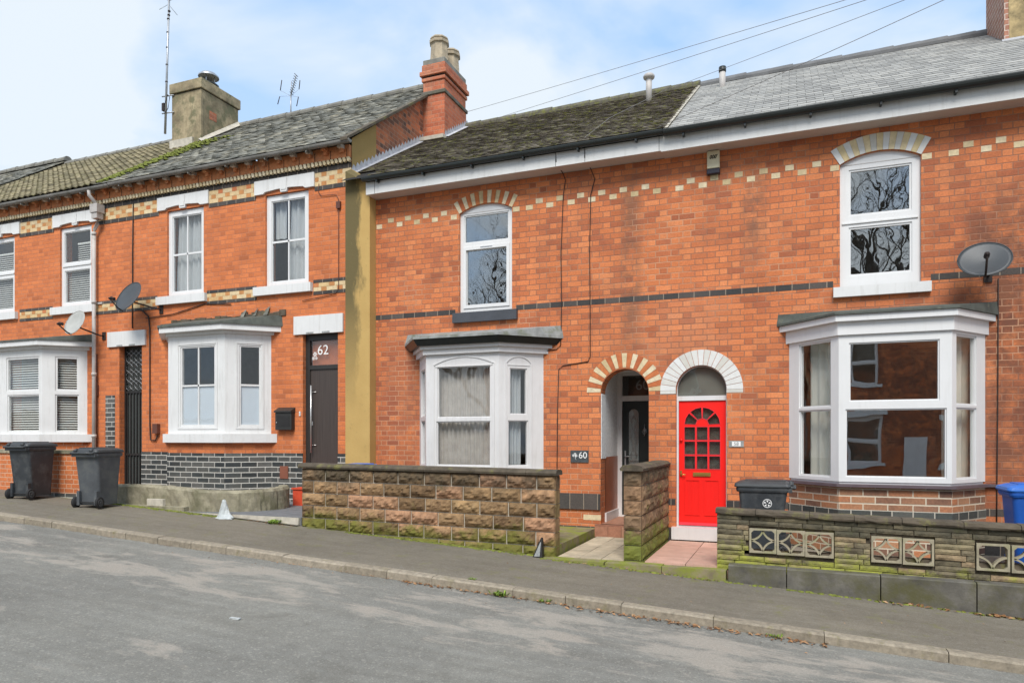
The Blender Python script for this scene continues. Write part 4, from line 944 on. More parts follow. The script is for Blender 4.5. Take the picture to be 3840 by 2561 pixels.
mb.build('broken_flashing', bf)
mb = MB(); prism(mb, B62, 1.58, 1.80, M['brick62']); prism(mb, offs(B62, .02), .5, 1.59, M['bluebrick']); mb.build('bay_base', H62)
# front door
mb = MB(); o = Vector((0, .09, 0))
mb.plate(o, X, NY, rect(-8.998, -8.17, .95, 3.948), [rect(-8.90, -8.22, .98, 3.25), rect(-8.90, -8.22, 3.33, 3.82)], 0, -.09, M['blackframe']); dfr = mb.build('door_frame', H62)
mb = MB(); mb.obox(Vector((0, .115, 0)), X, NY, (-8.90, -8.22), (-.05, 0), (.98, 3.25), M['doorbrown']); dr = mb.build('door', H62)
mb = MB(); yy = .04
mb.tube([(-8.835, yy, 1.60), (-8.835, yy, 2.93)], .017, M['steel'], 8)
for zz in (1.75, 2.80): mb.tube([(-8.835, yy, zz), (-8.835, .115, zz)], .011, M['steel'], 6); mb.tube([(-8.835, .105, zz), (-8.76, .105, zz)], .012, M['steel'], 6)
mb.obox(Vector((0, .115, 0)), X, NY, (-8.865, -8.84), (0, .02), (2.14, 2.22), M['steel']); mb.build('handle', dr)
mb = MB(); mb.obox(Vector((0, .12, 0)), X, NY, (-8.90, -8.22), (-.01, 0), (3.33, 3.82), M['glass']); fl = mb.build('fanlight', dfr)
mb = MB(); mb.box(-8.9, -8.2, .18, .19, 3.3, 3.85, M['porchtile']); mb.build('fanlight_backing', dfr)
ztext('62', .27, M['letter'], 'fanlight_number', dfr, (-8.60, .112, 3.62))
mb = MB()   # white flower transfer beside the number
for (fx, fz, fr_) in ((-8.79, 3.55, .045), (-8.83, 3.47, .032), (-8.76, 3.47, .028)):
    for q in range(6):
        a = q*pi/3; L = [(fx+fr_*.12*cos(a+1.57), fz+fr_*.12*sin(a+1.57)), (fx+fr_*cos(a-.3), fz+fr_*sin(a-.3)), (fx+fr_*1.15*cos(a), fz+fr_*1.15*sin(a)), (fx+fr_*cos(a+.3), fz+fr_*sin(a+.3))]
        mb.plate(Vector((0, .112, 0)), X, NY, L, [], 0, -.002, M['letter'], back=False)
mb.build('flower_transfer', dfr)
mb = MB(); mb.box(-8.74, -8.2, -.62, -.30, .62, .925, M['redbrick']); mb.box(-8.74, -8.2, -.30, .02, .62, 1.16, M['redbrick']); mb.box(-8.76, -8.2, -.64, -.31, .926, .955, M['redbrick']); mb.build('doorstep', H62)
# passage gate
mb = MB(); o = Vector((0, .16, 0))
mb.obox(o, X, NY, (-14.03, -13.34), (-.02, 0), (.62, 2.95), M['board'])
mb.plate(o, X, NY, rect(-14.03, -13.34, .62, 3.95), [rect(-13.99, -13.38, .70, 3.90)], .03, -.02, M['gate'])
for i in range(7): x = -13.96+i*.095; mb.obox(o, X, NY, (x, x+.028), (0, .025), (.66, 2.92), M['gate'])
for zz in (.70, 1.5, 2.9): mb.obox(o, X, NY, (-14.0, -13.37), (0, .03), (zz, zz+.045), M['gate'])
mb.obox(o, X, NY, (-14.0, -13.37), (-.03, -.02), (2.93, 3.92), M['board'])
for i in range(9):
    for s in (1, -1):
        x = -13.99+i*.075; mb.tube([(x if s > 0 else x+.0, .15, 2.96+t*.93) if False else (min(-13.38, max(-13.99, x+s*.12*sin(t*14))), .15, 2.96+t*.93) for t in [q/24 for q in range(25)]], .005, M['galv'] if i % 2 else M['gate'], 4)
mb.build('gate', H62)
# roof
tiles(H62, -14.45, -7.74, -.30, 7.52, 4., 10.56, .24, .165, M['slate62'], M['ridge'], jit=.006, lift=.016)
gutter(H62, -14.0, -7.70, -.27, 7.485, M['gutter62'], .055, brackets=1.0)
mb = MB(); sl = Vector((0, 4.36, 3.06)).normalized()
a0 = Vector((-7.72, -.34, 7.47)); a1 = a0+sl*5.25
mb.add([a0, a1, a1+Vector((0, 0, .055)), a0+Vector((0, 0, .055)), a0+Vector((-.16, 0, 0)), a1+Vector((-.16, 0, 0)), a1+Vector((-.16, 0, .055)), a0+Vector((-.16, 0, .055))], [(0, 1, 2, 3), (3, 2, 6, 7), (4, 0, 3, 7), (1, 0, 4, 5)], M['coping'])
mb.build('verge', H62)
# brick stack between 62 and 60
mb = MB(); x0, x1, y0, y1 = -7.86, -7.30, 2.80, 3.95
mb.box(x0, x1, y0, y1, 8.0, 9.70, M['chimbrick']); mb.box(x0-.03, x1+.03, y0-.03, y1+.03, 9.70, 9.78, M['flagdark'])
mb.box(x0+.01, x1-.01, y0+.01, y1-.01, 9.78, 10.02, M['chimbrick']); mb.box(x0-.02, x1+.02, y0-.02, y1+.02, 10.02, 10.10, M['chimbrick'])
mb.box(x0-.005, x1+.005, y0-.005, y1+.005, 10.10, 10.14, M['darkgap']); mb.box(x0-.055, x1+.055, y0-.055, y1+.055, 10.14, 10.24, M['chimbrick'])
mb.box(x0-.015, x1+.015, y0-.015, y1+.015, 10.24, 10.40, M['chimbrick']); mb.box(x0+.005, x1-.005, y0+.005, y1-.005, 10.40, 10.52, M['ridge'])
st = mb.build('chimney', H62, bevel=.012)
for cy in (3.07, 3.66):
    mb = MB(); mb.lathe((-7.57, cy, 10.5), [(.235, 0), (.215, .12), (.195, .42), (.20, .44), (.235, .46), (.235, .52), (.20, .54), (.22, .56), (.20, .60), (.15, .60), (.14, .3)], M['pot'], 8, smooth=False); mb.build('chimney_pot', st)
mb = MB(); mb.box(x0-.0, x1+.05, y0-.16, y0, 8.62, 8.70, M['mortar']); 
def sawtooth(mb, x, ya, yb, zf_, w=.1, h=.16):
    y = ya
    while y < yb:
        z = zf_(y); mb.add([(x, y, z-.03), (x, y+w, zf_(y+w)-.03), (x, y+w, zf_(y+w)+h*.55), (x, y+w*.5, z+h+.02), (x, y, z+h*.45)], [(0, 1, 2, 3, 4)], M['lead']); mb.add([(x+.09, y, z), (x+.09, y+w, zf_(y+w)), (x, y+w, zf_(y+w)+.02), (x, y, z+.02)], [(0, 1, 2, 3)], M['lead']); y += w
rz = lambda y: 6.72+.6159*(y+.40)
sawtooth(mb, x1+.008, y0, y1, rz, .11, .17); sawtooth(mb, -7.842, -.02, y0-.02, rz, .13, .19); mb.build('flashing', st)
# rendered stack between 62 and 64
mb = MB(); x0, x1, y0, y1 = -15.30, -14.28, 2.60, 3.92
mb.box(x0, x1, y0, y1, 8.7, 10.98, M['stackrender']); mb.box(x0-.045, x1+.045, y0-.045, y1+.045, 10.99, 11.25, M['stackrender']); mb.box(x0-.01, x1+.01, y0-.01, y1+.01, 10.97, 10.995, M['darkgap'])
st = mb.build('chimney', H62, bevel=.035)
mb = MB(); mb.box(x1-.002, x1+.006, y0+.30, y0+.52, 10.28, 10.50, M['redbrick']) if False else mb.box(x1-.002, x1+.006, y0+.28, y0+.52, 10.30, 10.52, M['chimbrick']); mb.box(x1-.05, x1+.02, y0-.02, y0+.05, 9.3, 10.8, M['stackrender']); mb.build('repair_patch', st)
mb = MB(); c = (-14.78, 3.35, 11.2); mb.lathe(c, [(.13, 0), (.13, .22), (.10, .24)], M['pot'], 14); mb.lathe(c, [(.13, .22), (.26, .24), (.27, .29), (.20, .33), (.10, .34)], M['blackpl'], 16)
for q in range(4): mb.tube([(c[0]+.16*cos(q*pi/2+.4), c[1]+.16*sin(q*pi/2+.4), c[2]+.32), (c[0]+.16*cos(q*pi/2+.4), c[1]+.16*sin(q*pi/2+.4), c[2]+.52)], .014, M['galv'], 5)
mb.lathe(c, [(.27, .50), (.27, .53), (.20, .60), (.0, .63)], M['galv'], 16); mb.build('chimney_cowl', st)
rz2 = lambda y: 7.52+.7070*(y+.30)
mb = MB(); mb.box(x0-.02, x1-.25, y0-.06, y0, rz2(y0)-.05, rz2(y0)+.17, M['mortar'])
mb.add([(x1+.01, y0-.1, rz2(y0-.1)), (x1+.12, y0-.1, rz2(y0-.1)), (x1+.12, y1, rz2(y1)), (x1+.01, y1, rz2(y1)), (x1+.005, y1, rz2(y1)+.15), (x1+.005, y0-.1, rz2(y0-.1)+.12)], [(0, 1, 2, 3), (0, 3, 4, 5)], M['mortar']); 
mb.add([(x1+.12, y0-.1, rz2(y0-.1)+.05), (x1+.12, y1, rz2(y1)+.05), (x1+.005, y1, rz2(y1)+.16), (x1+.005, y0-.1, rz2(y0-.1)+.13)], [(0, 1, 2, 3)], M['mortar']); mb.build('flashing', st)
# moss where the two roofs meet
mb = MB()
for i in range(620):
    t = random.random()**.8; yy = -.3+2.95*t; xx = -14.45+abs(random.gauss(0, .30))*(0.35+1.7*t); r = random.uniform(.03, .08)
    mb.lathe((xx, yy, rz2(yy)+.012), [(r, 0), (r*.7, r*.35), (0, r*.45)], M['mossy'], 6)
tag(mb.build('roof_moss'), 'bright green moss spread along the joint of the slate and pantile roofs', 'moss', kind='stuff')
# service cables and boxes of 62
line_mb([(-13.58, -.02, 7.1), (-13.59, -.03, 6.0), (-13.60, -.02, 5.1), (-13.61, -.02, 4.45), (-13.60, -.02, 4.32)], .013, M['cable'], 'cable', H62)
line_mb([(-13.4, -.02, 4.72), (-13.27, -.03, 4.68), (-13.12, -.02, 4.55), (-13.08, -.02, 4.3), (-13.08, -.02, 2.2), (-13.05, -.03, 1.85), (-12.9, -.03, 1.84), (-12.84, -.03, 1.95)], .015, M['cable'], 'cable', H62)
line_mb([(-13.2, -.02, 4.52), (-12.9, -.02, 4.53), (-12.4, -.02, 4.56), (-11.5, -.02, 4.72), (-10.8, -.02, 4.66)], .010, M['cable'], 'cable', H62)
line_mb([(-8.60, -.02, 6.86), (-8.62, -.02, 6.72), (-8.55, -.02, 6.62), (-8.2, -.02, 6.60), (-8.14, -.02, 6.5), (-8.14, -.02, 4.8), (-8.2, -.02, 4.68), (-9.0, -.02, 4.60)], .007, M['downbrown'], 'cable', H62)
mb = MB(); mb.box(-8.18, -8.09, -.05, 0, 6.32, 6.45, M['downbrown']); mb.build('junction_box', H62)
mb = MB(); mb.box(-12.93, -12.79, -.09, 0, 1.99, 2.20, M['downbrown']); mb.build('meter_box', H62)
mb = MB(); mb.box(-9.54, -9.34, -.03, 0, 1.08, 1.33, M['airbrick']); mb.build('air_vent', H62)
mb = MB()   # shared downpipe with hopper
px = -14.56; yp = -.12
mb.tube([(px, -.33, 7.40), (px, -.33, 7.30), (px+.02, -.2, 7.18), (px+.02, -.16, 7.12)], .04, M['pipe'], 10); mb.box(px-.10, px+.13, -.24, -.05, 6.95, 7.14, M['pipe']); mb.box(px-.07, px+.10, -.22, -.06, 6.82, 6.95, M['pipe'])
mb.tube([(px+.02, yp, 6.85), (px+.0, yp, 6.72), (px-.13, yp+.02, 6.60), (px-.14, yp+.02, 6.50)], .038, M['pipe'], 10); mb.tube([(px-.14, yp+.02, 6.52), (px-.14, yp+.02, .80)], .042, M['pipe'], 12)
for zz in (6.48, 4.93, 3.3, 1.9): mb.tube([(px-.14, yp+.02, zz), (px-.14, yp+.02, zz+.07)], .052, M['pipe'], 12)
mb.box(px-.25, px+.02, -.03, 0, 4.93, 4.97, M['pipe']); mb.build('downpipe', H62)

# ---- 64
B64 = [(-17.85, 0), (-17.22, -.60), (-15.70, -.60), (-15.05, 0)]
w1 = (-15.955, -14.91); w2 = (-18.60, -17.555)
holes = [rect(w1[0], w1[1], 4.95, 6.80), rect(w2[0], w2[1], 4.95, 6.80), rect(-17.75, -15.15, 2.0, 3.9), rect(-20.2, -19.4, 1.2, 3.95)]
def ex64(mb):
    cornice(mb, -21.2, -14.45)
    for a, b in ((-21.2, -18.85), (-17.36, -16.16), (-14.68, -14.45)): bands(mb, a, b)
    for a, b in ((-21.2, -18.85), (-17.36, -16.2), (-14.78, -14.45)): bands2(mb, a, b)
house_shell(H64, -21.2, -14.452, -.0, 7.5, holes, M['brick62'], ex64)
interior(H64, -19.3, -14.7, 1.5, 4.3, 7.3)
for (a, b) in (w1, w2):
    fr = framed(H64, Vector((a, .045, 0)), X, NY, b-a, 4.95, 6.79, [(.075, .95, 5.98, 6.70), (.095, .93, 5.05, 5.80)], M['upvc'], sash=.018, bars=[])
    mb = MB(); mb.box(a-.24, b+.13, -.08, .05, 4.772, 4.945, M['white']); mb.build('sill', fr); mb = MB(); mb.obox(Vector((a, .045, 0)), X, NY, (.05, .98), (0, .02), (5.89, 5.93), M['upvc']); mb.build('transom', fr)
    o = Vector((a, .045, 0)); blind(H64, o, X, NY, .40 if a > -17 else .1, .96, 5.9, 6.45, .12); blind(H64, o, X, NY, .07, .96, 5.0, 5.86, .12)
    lintel(H64, a-.20, b+.23, 6.822, 7.10)
lintel(H64, -20.4, -19.2, 3.935, 4.27, key=False)
Lc = Vector((.65, .60)).length
pan64 = [[(.2, .65, 2.95, 3.72, .02), (.2, .65, 2.10, 2.85, .02)],
         [(.30, 1.42, 2.96, 3.74, .045), (.34, 1.42, 2.03, 2.88, .03)],
         [(.25, .72, 2.96, 3.74, .045), (.25, .72, 2.03, 2.88, .03)]]
def exb64(mb, P):
    prism(mb, offs(B64, .05), 3.90, 3.97, M['white']); prism(mb, offs(B64, .17), 3.97, 4.08, M['white']); prism(mb, offs(B64, .10), 1.80, 1.975, M['white'])
P, bf = bayfull(H64, B64, 1.97, 3.92, pan64, M['white'], M['glass'], exb64)
for i, Wd in ((1, 1.5), (2, .8)):
    a, b = P[i], P[i+1]; u = (b-a).normalized(); n = Vector((u.y, -u.x, 0)); blind(H64, a, u, n, .22, Wd, 2.03, 3.75, .13, .055)
mb = MB(); ot = offs(B64, .20); prism(mb, ot, 4.08, 4.11, M['feltroof'])
tp = [(ot[0][0]+.02, 0, 4.26), (ot[1][0]+.12, -.1, 4.26), (ot[2][0]-.12, -.1, 4.26), (ot[3][0]-.02, 0, 4.26)]
mb.add([(a, b, 4.11) for a, b in ot]+tp, [(0, 1, 5, 4), (1, 2, 6, 5), (2, 3, 7, 6), (4, 5, 6, 7), (3, 0, 4, 7)], M['feltroof']); mb.build('bay_roof', bf)
mb = MB(); prism(mb, B64, .5, 1.80, M['brick64']); mb.build('bay_base', H64)
mb = MB(); mb.box(-20.2, -19.4, .1, .15, 1.2, 3.95, M['doorblack']); mb.build('door', H64)
tiles(H64, -21.2, -14.46, -.30, 7.52, 4., 10.50, .20, .17, M['tile64'], M['ridge'], jit=.004, lift=.022, wave=.035, stag=False)
gutter(H64, -21.2, -14.02, -.27, 7.475, M['gutter62'], .055, brackets=1.0)
line_mb([(-14.72, -.02, 3.8), (-14.72, -.02, 2.9), (-14.72, -.02, 1.2)], .013, M['downbrown'], 'cable', H64)
mb = MB(); mb.box(-14.76, -14.67, -.04, 0, 2.85, 3.10, M['downbrown']); mb.build('junction_box', H64)
mb = MB()   # blue brick quoin beside the downpipe with missing faces
mb.box(-14.45, -14.16, -.012, .0, .8, 2.85, M['bluebrick']); mb.box(-14.30, -14.12, -.016, .0, 1.6, 2.0, M['mortar']) if False else None; mb.build('quoin', H62)
# ---- next houses along, mostly outside the picture
H66 = empty('terraced_house', (-24.5, 0, 1.3), 'far left house of the row, only its moss edged roof and raised ridge tiles seen', 'house')
house_shell(H66, -28, -21.202, 0, 7.5, [rect(-25, -23.8, 2.2, 3.9), rect(-25, -24, 5, 6.8)], M['brick62'], lambda mb: (cornice(mb, -28, -21.2), bands(mb, -28, -21.2)))
interior(H66, -27, -22, 1.5, 4.3, 7.3)
framed(H66, Vector((-25, .05, 0)), X, NY, 1.2, 2.2, 3.9, [(.08, 1.12, 2.3, 3.8)], M['upvc']); framed(H66, Vector((-25, .05, 0)), X, NY, 1.0, 5, 6.8, [(.08, .92, 5.1, 6.7)], M['upvc'])
tiles(H66, -28, -21.2, -.36, 7.52, 4., 10.62, .26, .2, M['slate62'], M['ridge'], jit=.006, ridge_lift=.03)
gutter(H66, -28, -21.2, -.36, 7.44, M['gutter62'], .06)
H56 = empty('terraced_house', (6.3, 0, 0), 'brick house at right edge whose roof starts beyond the stained chimney', 'house')
house_shell(H56, 3.622, 9, -.6, 6.5, [rect(5, 6.4, 1.2, 3.2), rect(5.2, 6.2, 4.1, 5.9)], M['brick'], None, zridge=9.3)
interior(H56, 4, 8.8, .3, 3.75, 6.4)
framed(H56, Vector((5, .05, 0)), X, NY, 1.4, 1.2, 3.2, [(.08, 1.32, 1.3, 3.1)], M['upvc']); framed(H56, Vector((5.2, .05, 0)), X, NY, 1.0, 4.1, 5.9, [(.08, .92, 4.2, 5.8)], M['upvc'])
tiles(H56, 3.622, 9, -.40, 6.66, 4., 9.38, .25, .2, M['slate58'], M['ridge58'], jit=.002, lift=.01)
gutter(H56, 3.622, 9, -.42, 6.63, M['blackpl'], .075); mb = MB(); mb.box(3.622, 9, -.34, -.31, 6.36, 6.6, M['fascia']); mb.box(3.622, 9, -.31, 0, 6.375, 6.4, M['soffit']); mb.build('fascia', H56)
from mathutils import noise as NO
# ------------------------------------------------------------------ front walls
def rockblock(mb, x0, x1, y0, z0, z1, mat, depth=.2, amp=.03, axis='y', u=None, zf=None, seg=.03):
    """block with pitched rock face on its front (facing -y, or +x when axis='x')"""
    nx = max(3, int((x1-x0)/seg)); nz = max(2, int((z1-z0)/seg)); vs = []
    sd = random.random()*100
    for j in range(nz+1):
        for i in range(nx+1):
            s = x0+(x1-x0)*i/nx; z = z0+(z1-z0)*j/nz
            e = min(i, nx-i, j, nz-j); q_ = NO.noise(Vector((s*11+sd, z*16, sd)))+.6*NO.noise(Vector((s*26+sd, z*30, 3+sd))); b = 0 if e == 0 else amp*(.6 if e == 1 else 1)*max(.12, .75+q_*.85)
            sh = 0 if zf is None else zf(s)
            vs.append((s, y0-b, z+sh) if axis == 'y' else (y0+b, s, z+sh))
    n = nx+1; fs = []
    for j in range(nz):
        for i in range(nx):
            f = (j*n+i, j*n+i+1, (j+1)*n+i+1, (j+1)*n+i); fs.append(f)
    base = len(vs)
    per = [i for i in range(n)]+[j*n+nx for j in range(1, nz+1)]+[nz*n+i for i in range(nx-1, -1, -1)]+[j*n for j in range(nz-1, 0, -1)]
    back = []
    for q in per:
        v = vs[q]; back.append((v[0], v[1]+depth, v[2]) if axis == 'y' else (v[0]-depth, v[1], v[2]))
    vs += back; m = len(per)
    for i in range(m): fs.append((per[i], base+i, base+(i+1) % m, per[(i+1) % m]))
    fs.append(tuple(base+i for i in range(m))[::-1])
    mb.add(vs, fs, mat)
# wall of 60: five courses of rock faced blocks and a coping, top falling slightly to the right
w60 = empty('garden_wall', (-5.1, -2.1, pz(-5.1)), 'long wall of brown rock-faced blocks with rounded dark coping in front of number 60', 'wall')
top = lambda x: 1.415-.0085*(x+7.3)
mb = MB(); ch = .197; rows = 7
for r in range(rows):
    z1 = -ch*r; x = -7.30; k_ = 0; first = True
    while x < -3.03:
        L = (.22 if (r % 2 and first) else .44)+random.uniform(-.02, .02); first = False
        b = min(x+L, -3.03)
        if -3.03-b < .12: b = -3.03
        rockblock(mb, x+.009, b-.009, -2.18, z1-ch+.008, z1-.008, M['block60'], .19, .042, zf=top, seg=.026)
        x = b
for r in range(6): mb.box(-3.035, -3.028, -2.17, -1.985, 1.37-ch*(r+1)+.01, 1.37-ch*r-.004, M['block60'])
mb.build('block_courses', w60)
mb = MB(); mb.box(-7.29, -3.04, -2.165, -2.0, .0, 1.37, M['mortar']); mb.build('mortar_core', w60)
mb = MB(); x = -7.34
while x < -3.0:
    b = min(x+random.uniform(.7, .9), -3.0)
    pr = [(-2.225, 0), (-2.235, .03), (-2.21, .065), (-2.15, .078), (-2.02, .078), (-1.95, .06), (-1.94, 0)]
    vs = [(xx, a, top(xx)+c+random.uniform(-.002, .002)) for xx in (x+.002, b-.002) for a, c in pr]
    mb.add(vs, [(i, i+1, 8+i, 7+i)[::-1] for i in range(6)]+[tuple(range(7)), tuple(range(7, 14))[::-1], (0, 7, 13, 6)], M['coping']); x = b
mb.build('coping', w60)
# cross wall between the two paths
wp = empty('garden_wall', (-1.95, -1.1, .3), 'short mossy block wall running from the pavement to the house between the two paths', 'wall')
mb = MB(); zt = 1.46
for r in range(7):
    z1 = zt-.197*r; z0 = z1-.197
    rockblock(mb, -2.075, -1.845, -2.18, z0+.006, z1-.006, M['blockpier'], .08, .028)
    y = -2.12; first = True
    while y < -.02:
        L = (.24 if (r % 2 and first) else .44); first = False; b = min(y+L, -.02)
        if -.02-b < .1: b = -.02
        rockblock(mb, y+.006, b-.006, -1.84, z0+.006, z1-.006, M['blockpier'], .23, .028, axis='x'); y = b
mb.build('block_courses', wp)
mb = MB(); y = -2.24
while y < -.02:
    b = min(y+.56, -.02); pr = [(-2.11, 0), (-2.12, .03), (-2.08, .07), (-1.96, .085), (-1.84, .07), (-1.80, .03), (-1.81, 0)]
    vs = [(a, yy, zt+c+random.uniform(-.004, .004)) for yy in (y+.003, b-.003) for a, c in pr]
    mb.add(vs, [(i, i+1, 8+i, 7+i) for i in range(6)]+[tuple(range(7))[::-1], tuple(range(7, 14)), (0, 6, 13, 7)], M['coping']); y = b
mb.build('coping', wp)
mb = MB(); mb.box(-2.06, -1.86, -2.15, -.03, .2, 1.455, M['mortar']); mb.build('mortar_core', wp)
# wall of 58: thin split stones with pierced screen blocks
w58 = empty('garden_wall', (1.5, -2.1, .2), 'low wall of thin mossy split stones with pierced concrete blocks in front of number 58', 'wall')
t58 = lambda x: .945-.0215*(x+.88)*1.0
sb = [-.335, -.015, .305, 1.02, 1.345, 2.07, 2.40, 3.1, 3.42]
bz0, bz1 = -.458, -.158          # relative to the top line
mb = MB(); mo_ = MB(); x_end = 4.4; h = .0635; z = 0.
r = 0
while z > -.68:
    z1, z0 = z, z-h; x = -.885; 
    while x < x_end:
        L = random.uniform(.18, .42); b = min(x+L, x_end)
        if z0 < bz1-.01 and z1 > bz0+.01:
            hit = [c for c in sb if c+.165 > x+.01 and c-.165 < b-.01]
            if hit:
                c = hit[0]
                if c-.165 <= x+.05: x = c+.165; continue
                b = c-.165
        if b-x > .03: rockblock(mb, x+.004, b-.004, -2.18+random.uniform(-.012, .012), z0+.004, z1-.003, M['stone58'], .17, .016, zf=t58, seg=.03)
        x = b
    z -= h; r += 1
mb.build('stone_courses', w58)
mb = MB(); mb.box(-.86, x_end, -2.15, -2.01, .25, .50, M['coping'])
mb.add([(a, b, c+t58(a)) for a in (-.875, x_end) for (b, c) in ((-2.15, -.155), (-2.15, -.01), (-2.01, -.01), (-2.01, -.155))], [(0, 1, 5, 4)[::-1], (1, 2, 6, 5)[::-1], (2, 3, 7, 6)[::-1], (3, 0, 4, 7)[::-1], (0, 1, 2, 3), (7, 6, 5, 4)], M['coping'])
xs = [-.875]
for c in sb: xs += [c-.163, c+.163]
xs.append(x_end)
for i in range(0, len(xs)-1, 2):
    a, b = xs[i], xs[i+1]
    if b-a > .02: mb.box(a, b, -2.15, -2.01, .45, t58(a)-.14, M['coping'])
mb.build('mortar_core', w58)
mb = MB(); x = -.90
while x < x_end:
    b = min(x+random.uniform(.42, .62), x_end); pr = [(-2.215, -.0), (-2.225, .02), (-2.215, .055), (-2.18, .066), (-2.0, .066), (-1.96, .05), (-1.955, 0)]
    nseg = 6; vs = []
    for q in range(nseg+1):
        xx = x+.003+(b-x-.006)*q/nseg
        vs += [(xx, a+random.uniform(-.006, .006), t58(xx)+c+random.uniform(-.004, .004)) for a, c in pr]
    fs = [tuple(range(7)), tuple(nseg*7+i for i in range(7))[::-1]]
    for q in range(nseg): fs += [(q*7+i, q*7+i+1, q*7+8+i, q*7+7+i)[::-1] for i in range(6)]+[(q*7, q*7+7, q*7+13, q*7+6)]
    mb.add(vs, fs, M['coping']); x = b
mb.build('coping', w58)
for i_, c in enumerate(sb):
    mb = MB(); o = Vector((c, -2.20, t58(c))); a = .157; zc = (bz0+bz1)/2; hh = (bz1-bz0)/2
    inner = []
    q = .022
    I = [(-a+q+.03, zc-hh+q), (a-q-.03, zc-hh+q), (a-q, zc-hh+q+.03), (a-q, zc+hh-q-.03), (a-q-.03, zc+hh-q), (-a+q+.03, zc+hh-q), (-a+q, zc+hh-q-.03), (-a+q, zc-hh+q+.03)]
    mb.plate(o, X, NY, rect(-a, a, zc-hh, zc+hh), [I], 0, -.10, M['screen'])
    broken = (i_ == 5)
    aw, ah = a-q+.004, hh-q+.004
    for sx, sz in ((1, 1), (-1, 1), (-1, -1), (1, -1)):      # four curved ribs, bowed towards the centre
        if broken and sz > 0: continue
        pts = []
        for t_ in range(9):
            t = t_/8; px_ = aw*(1-t)**1.7; pz_ = ah*t**1.7
            bx = aw*((1-t)**1.55); bz = ah*(t**1.55); pts.append((sx*bx, zc+sz*bz))
        for t_ in range(8):
            p, q2 = Vector((pts[t_][0], pts[t_][1])), Vector((pts[t_+1][0], pts[t_+1][1])); d = (q2-p).normalized(); nn = Vector((-d.y, d.x))*.0095; p = p-d*.003; q2 = q2+d*.003
            L = [(p-nn), (q2-nn), (q2+nn), (p+nn)]; mb.plate(o, X, NY, [(v.x, v.y) for v in L], [], -.012-.0004*t_, -.085, M['screen'])
    mb.build('screen_block', w58)
# plinth below it
pl = MB(); x = -.735
for b in (-.06, .945, 1.885, 2.83, 3.78, 4.6):
    zt_ = lambda xx: .332-.0095*(xx+.73)
    vs = [(xx, yy, zz) for xx in (x+.006, b-.006) for yy, zz in ((-2.35, -.5), (-2.35, zt_(xx)-.012), (-2.335, zt_(xx)), (-2.10, zt_(xx)), (-2.10, -.5))]
    pl.add(vs, [(0, 1, 2, 3, 4), (9, 8, 7, 6, 5)]+[(i+1, i, 5+i, 6+i)[::-1] for i in range(4)][:4], M['flagdark']); x = b
pl.build('plinth', w58)
# low wall of 64 and concrete kerb wall of 62
w64 = empty('garden_wall', (-16, -2.2, 1), 'low orange brick wall with grey coping behind the two dark bins', 'wall')
mb = MB(); mb.box(-22, -11.75, -2.28, -2.05, .2, 1.60, M['brick64']); mb.build('brickwork', w64)
mb = MB(); mb.box(-22, -11.72, -2.31, -2.02, 1.60, 1.665, M['concrete']); mb.build('coping', w64)
mb = MB(); mb.box(-22, -11.74, -2.30, -2.2, .2, .86, M['bluebrick']); mb.build('plinth', w64)
w62 = empty('garden_wall', (-10, -2.1, .7), 'low rough concrete wall curving back towards the dark brick base of number 62', 'wall')
mb = MB(); path = [(-11.50, -2.17, 1.045), (-11.2, -2.18, 1.05), (-10.8, -2.18, 1.06), (-10.3, -2.18, 1.05), (-9.8, -2.17, 1.02), (-9.45, -2.14, .995), (-9.1, -2.03, .985), (-8.85, -1.90, .985), (-8.62, -1.70, .99), (-8.50, -1.45, 1.0), (-8.47, -1.2, 1.01), (-8.55, -.95, 1.02), (-8.75, -.72, 1.02)]
# densify
dp = []
for i in range(len(path)-1):
    for t in range(6): dp.append(tuple(path[i][k]+(path[i+1][k]-path[i][k])*t/6 for k in range(3)))
dp.append(path[-1]); vs = []; prof = [(0, 0), (0, .25), (0, .5), (0, .75), (0, .93), (.03, 1.0), (.17, 1.0), (.20, .9), (.20, 0)]
for i, (x, y, z) in enumerate(dp):
    a = Vector(dp[max(i-1, 0)][:2]); b = Vector(dp[min(i+1, len(dp)-1)][:2]); d = (b-a).normalized(); n = Vector((-d.y, d.x)); zb = pz(x)-.2
    for (o_, hz) in prof:
        j = random.uniform(-.013, .013); vs.append((x+n.x*(o_+j), y+n.y*(o_+j), zb+(z-zb)*hz+random.uniform(-.005, .005)))
m = len(prof); fs = [(i*m+j, i*m+j+1, (i+1)*m+j+1, (i+1)*m+j)[::-1] for i in range(len(dp)-1) for j in range(m-1)]+[tuple(range(m)), tuple((len(dp)-1)*m+j for j in range(m))[::-1]]
mb.add(vs, fs, M['concrete']); mb.build('concrete_body', w62)
mb = MB(); mb.box(-10.62, -10.22, -2.235, -2.16, pz(-10.4)-.05, pz(-10.4)+.16, M['mortar'], .01); mb.box(-9.75, -7.32, -2.24, -2.12, .30, .615, M['mortar'], .006); mb.box(-11.55, -9.7, -2.26, -2.17, .4, pz(-10.6)+.03, M['concrete'], .012); mb.build('footing', w62)

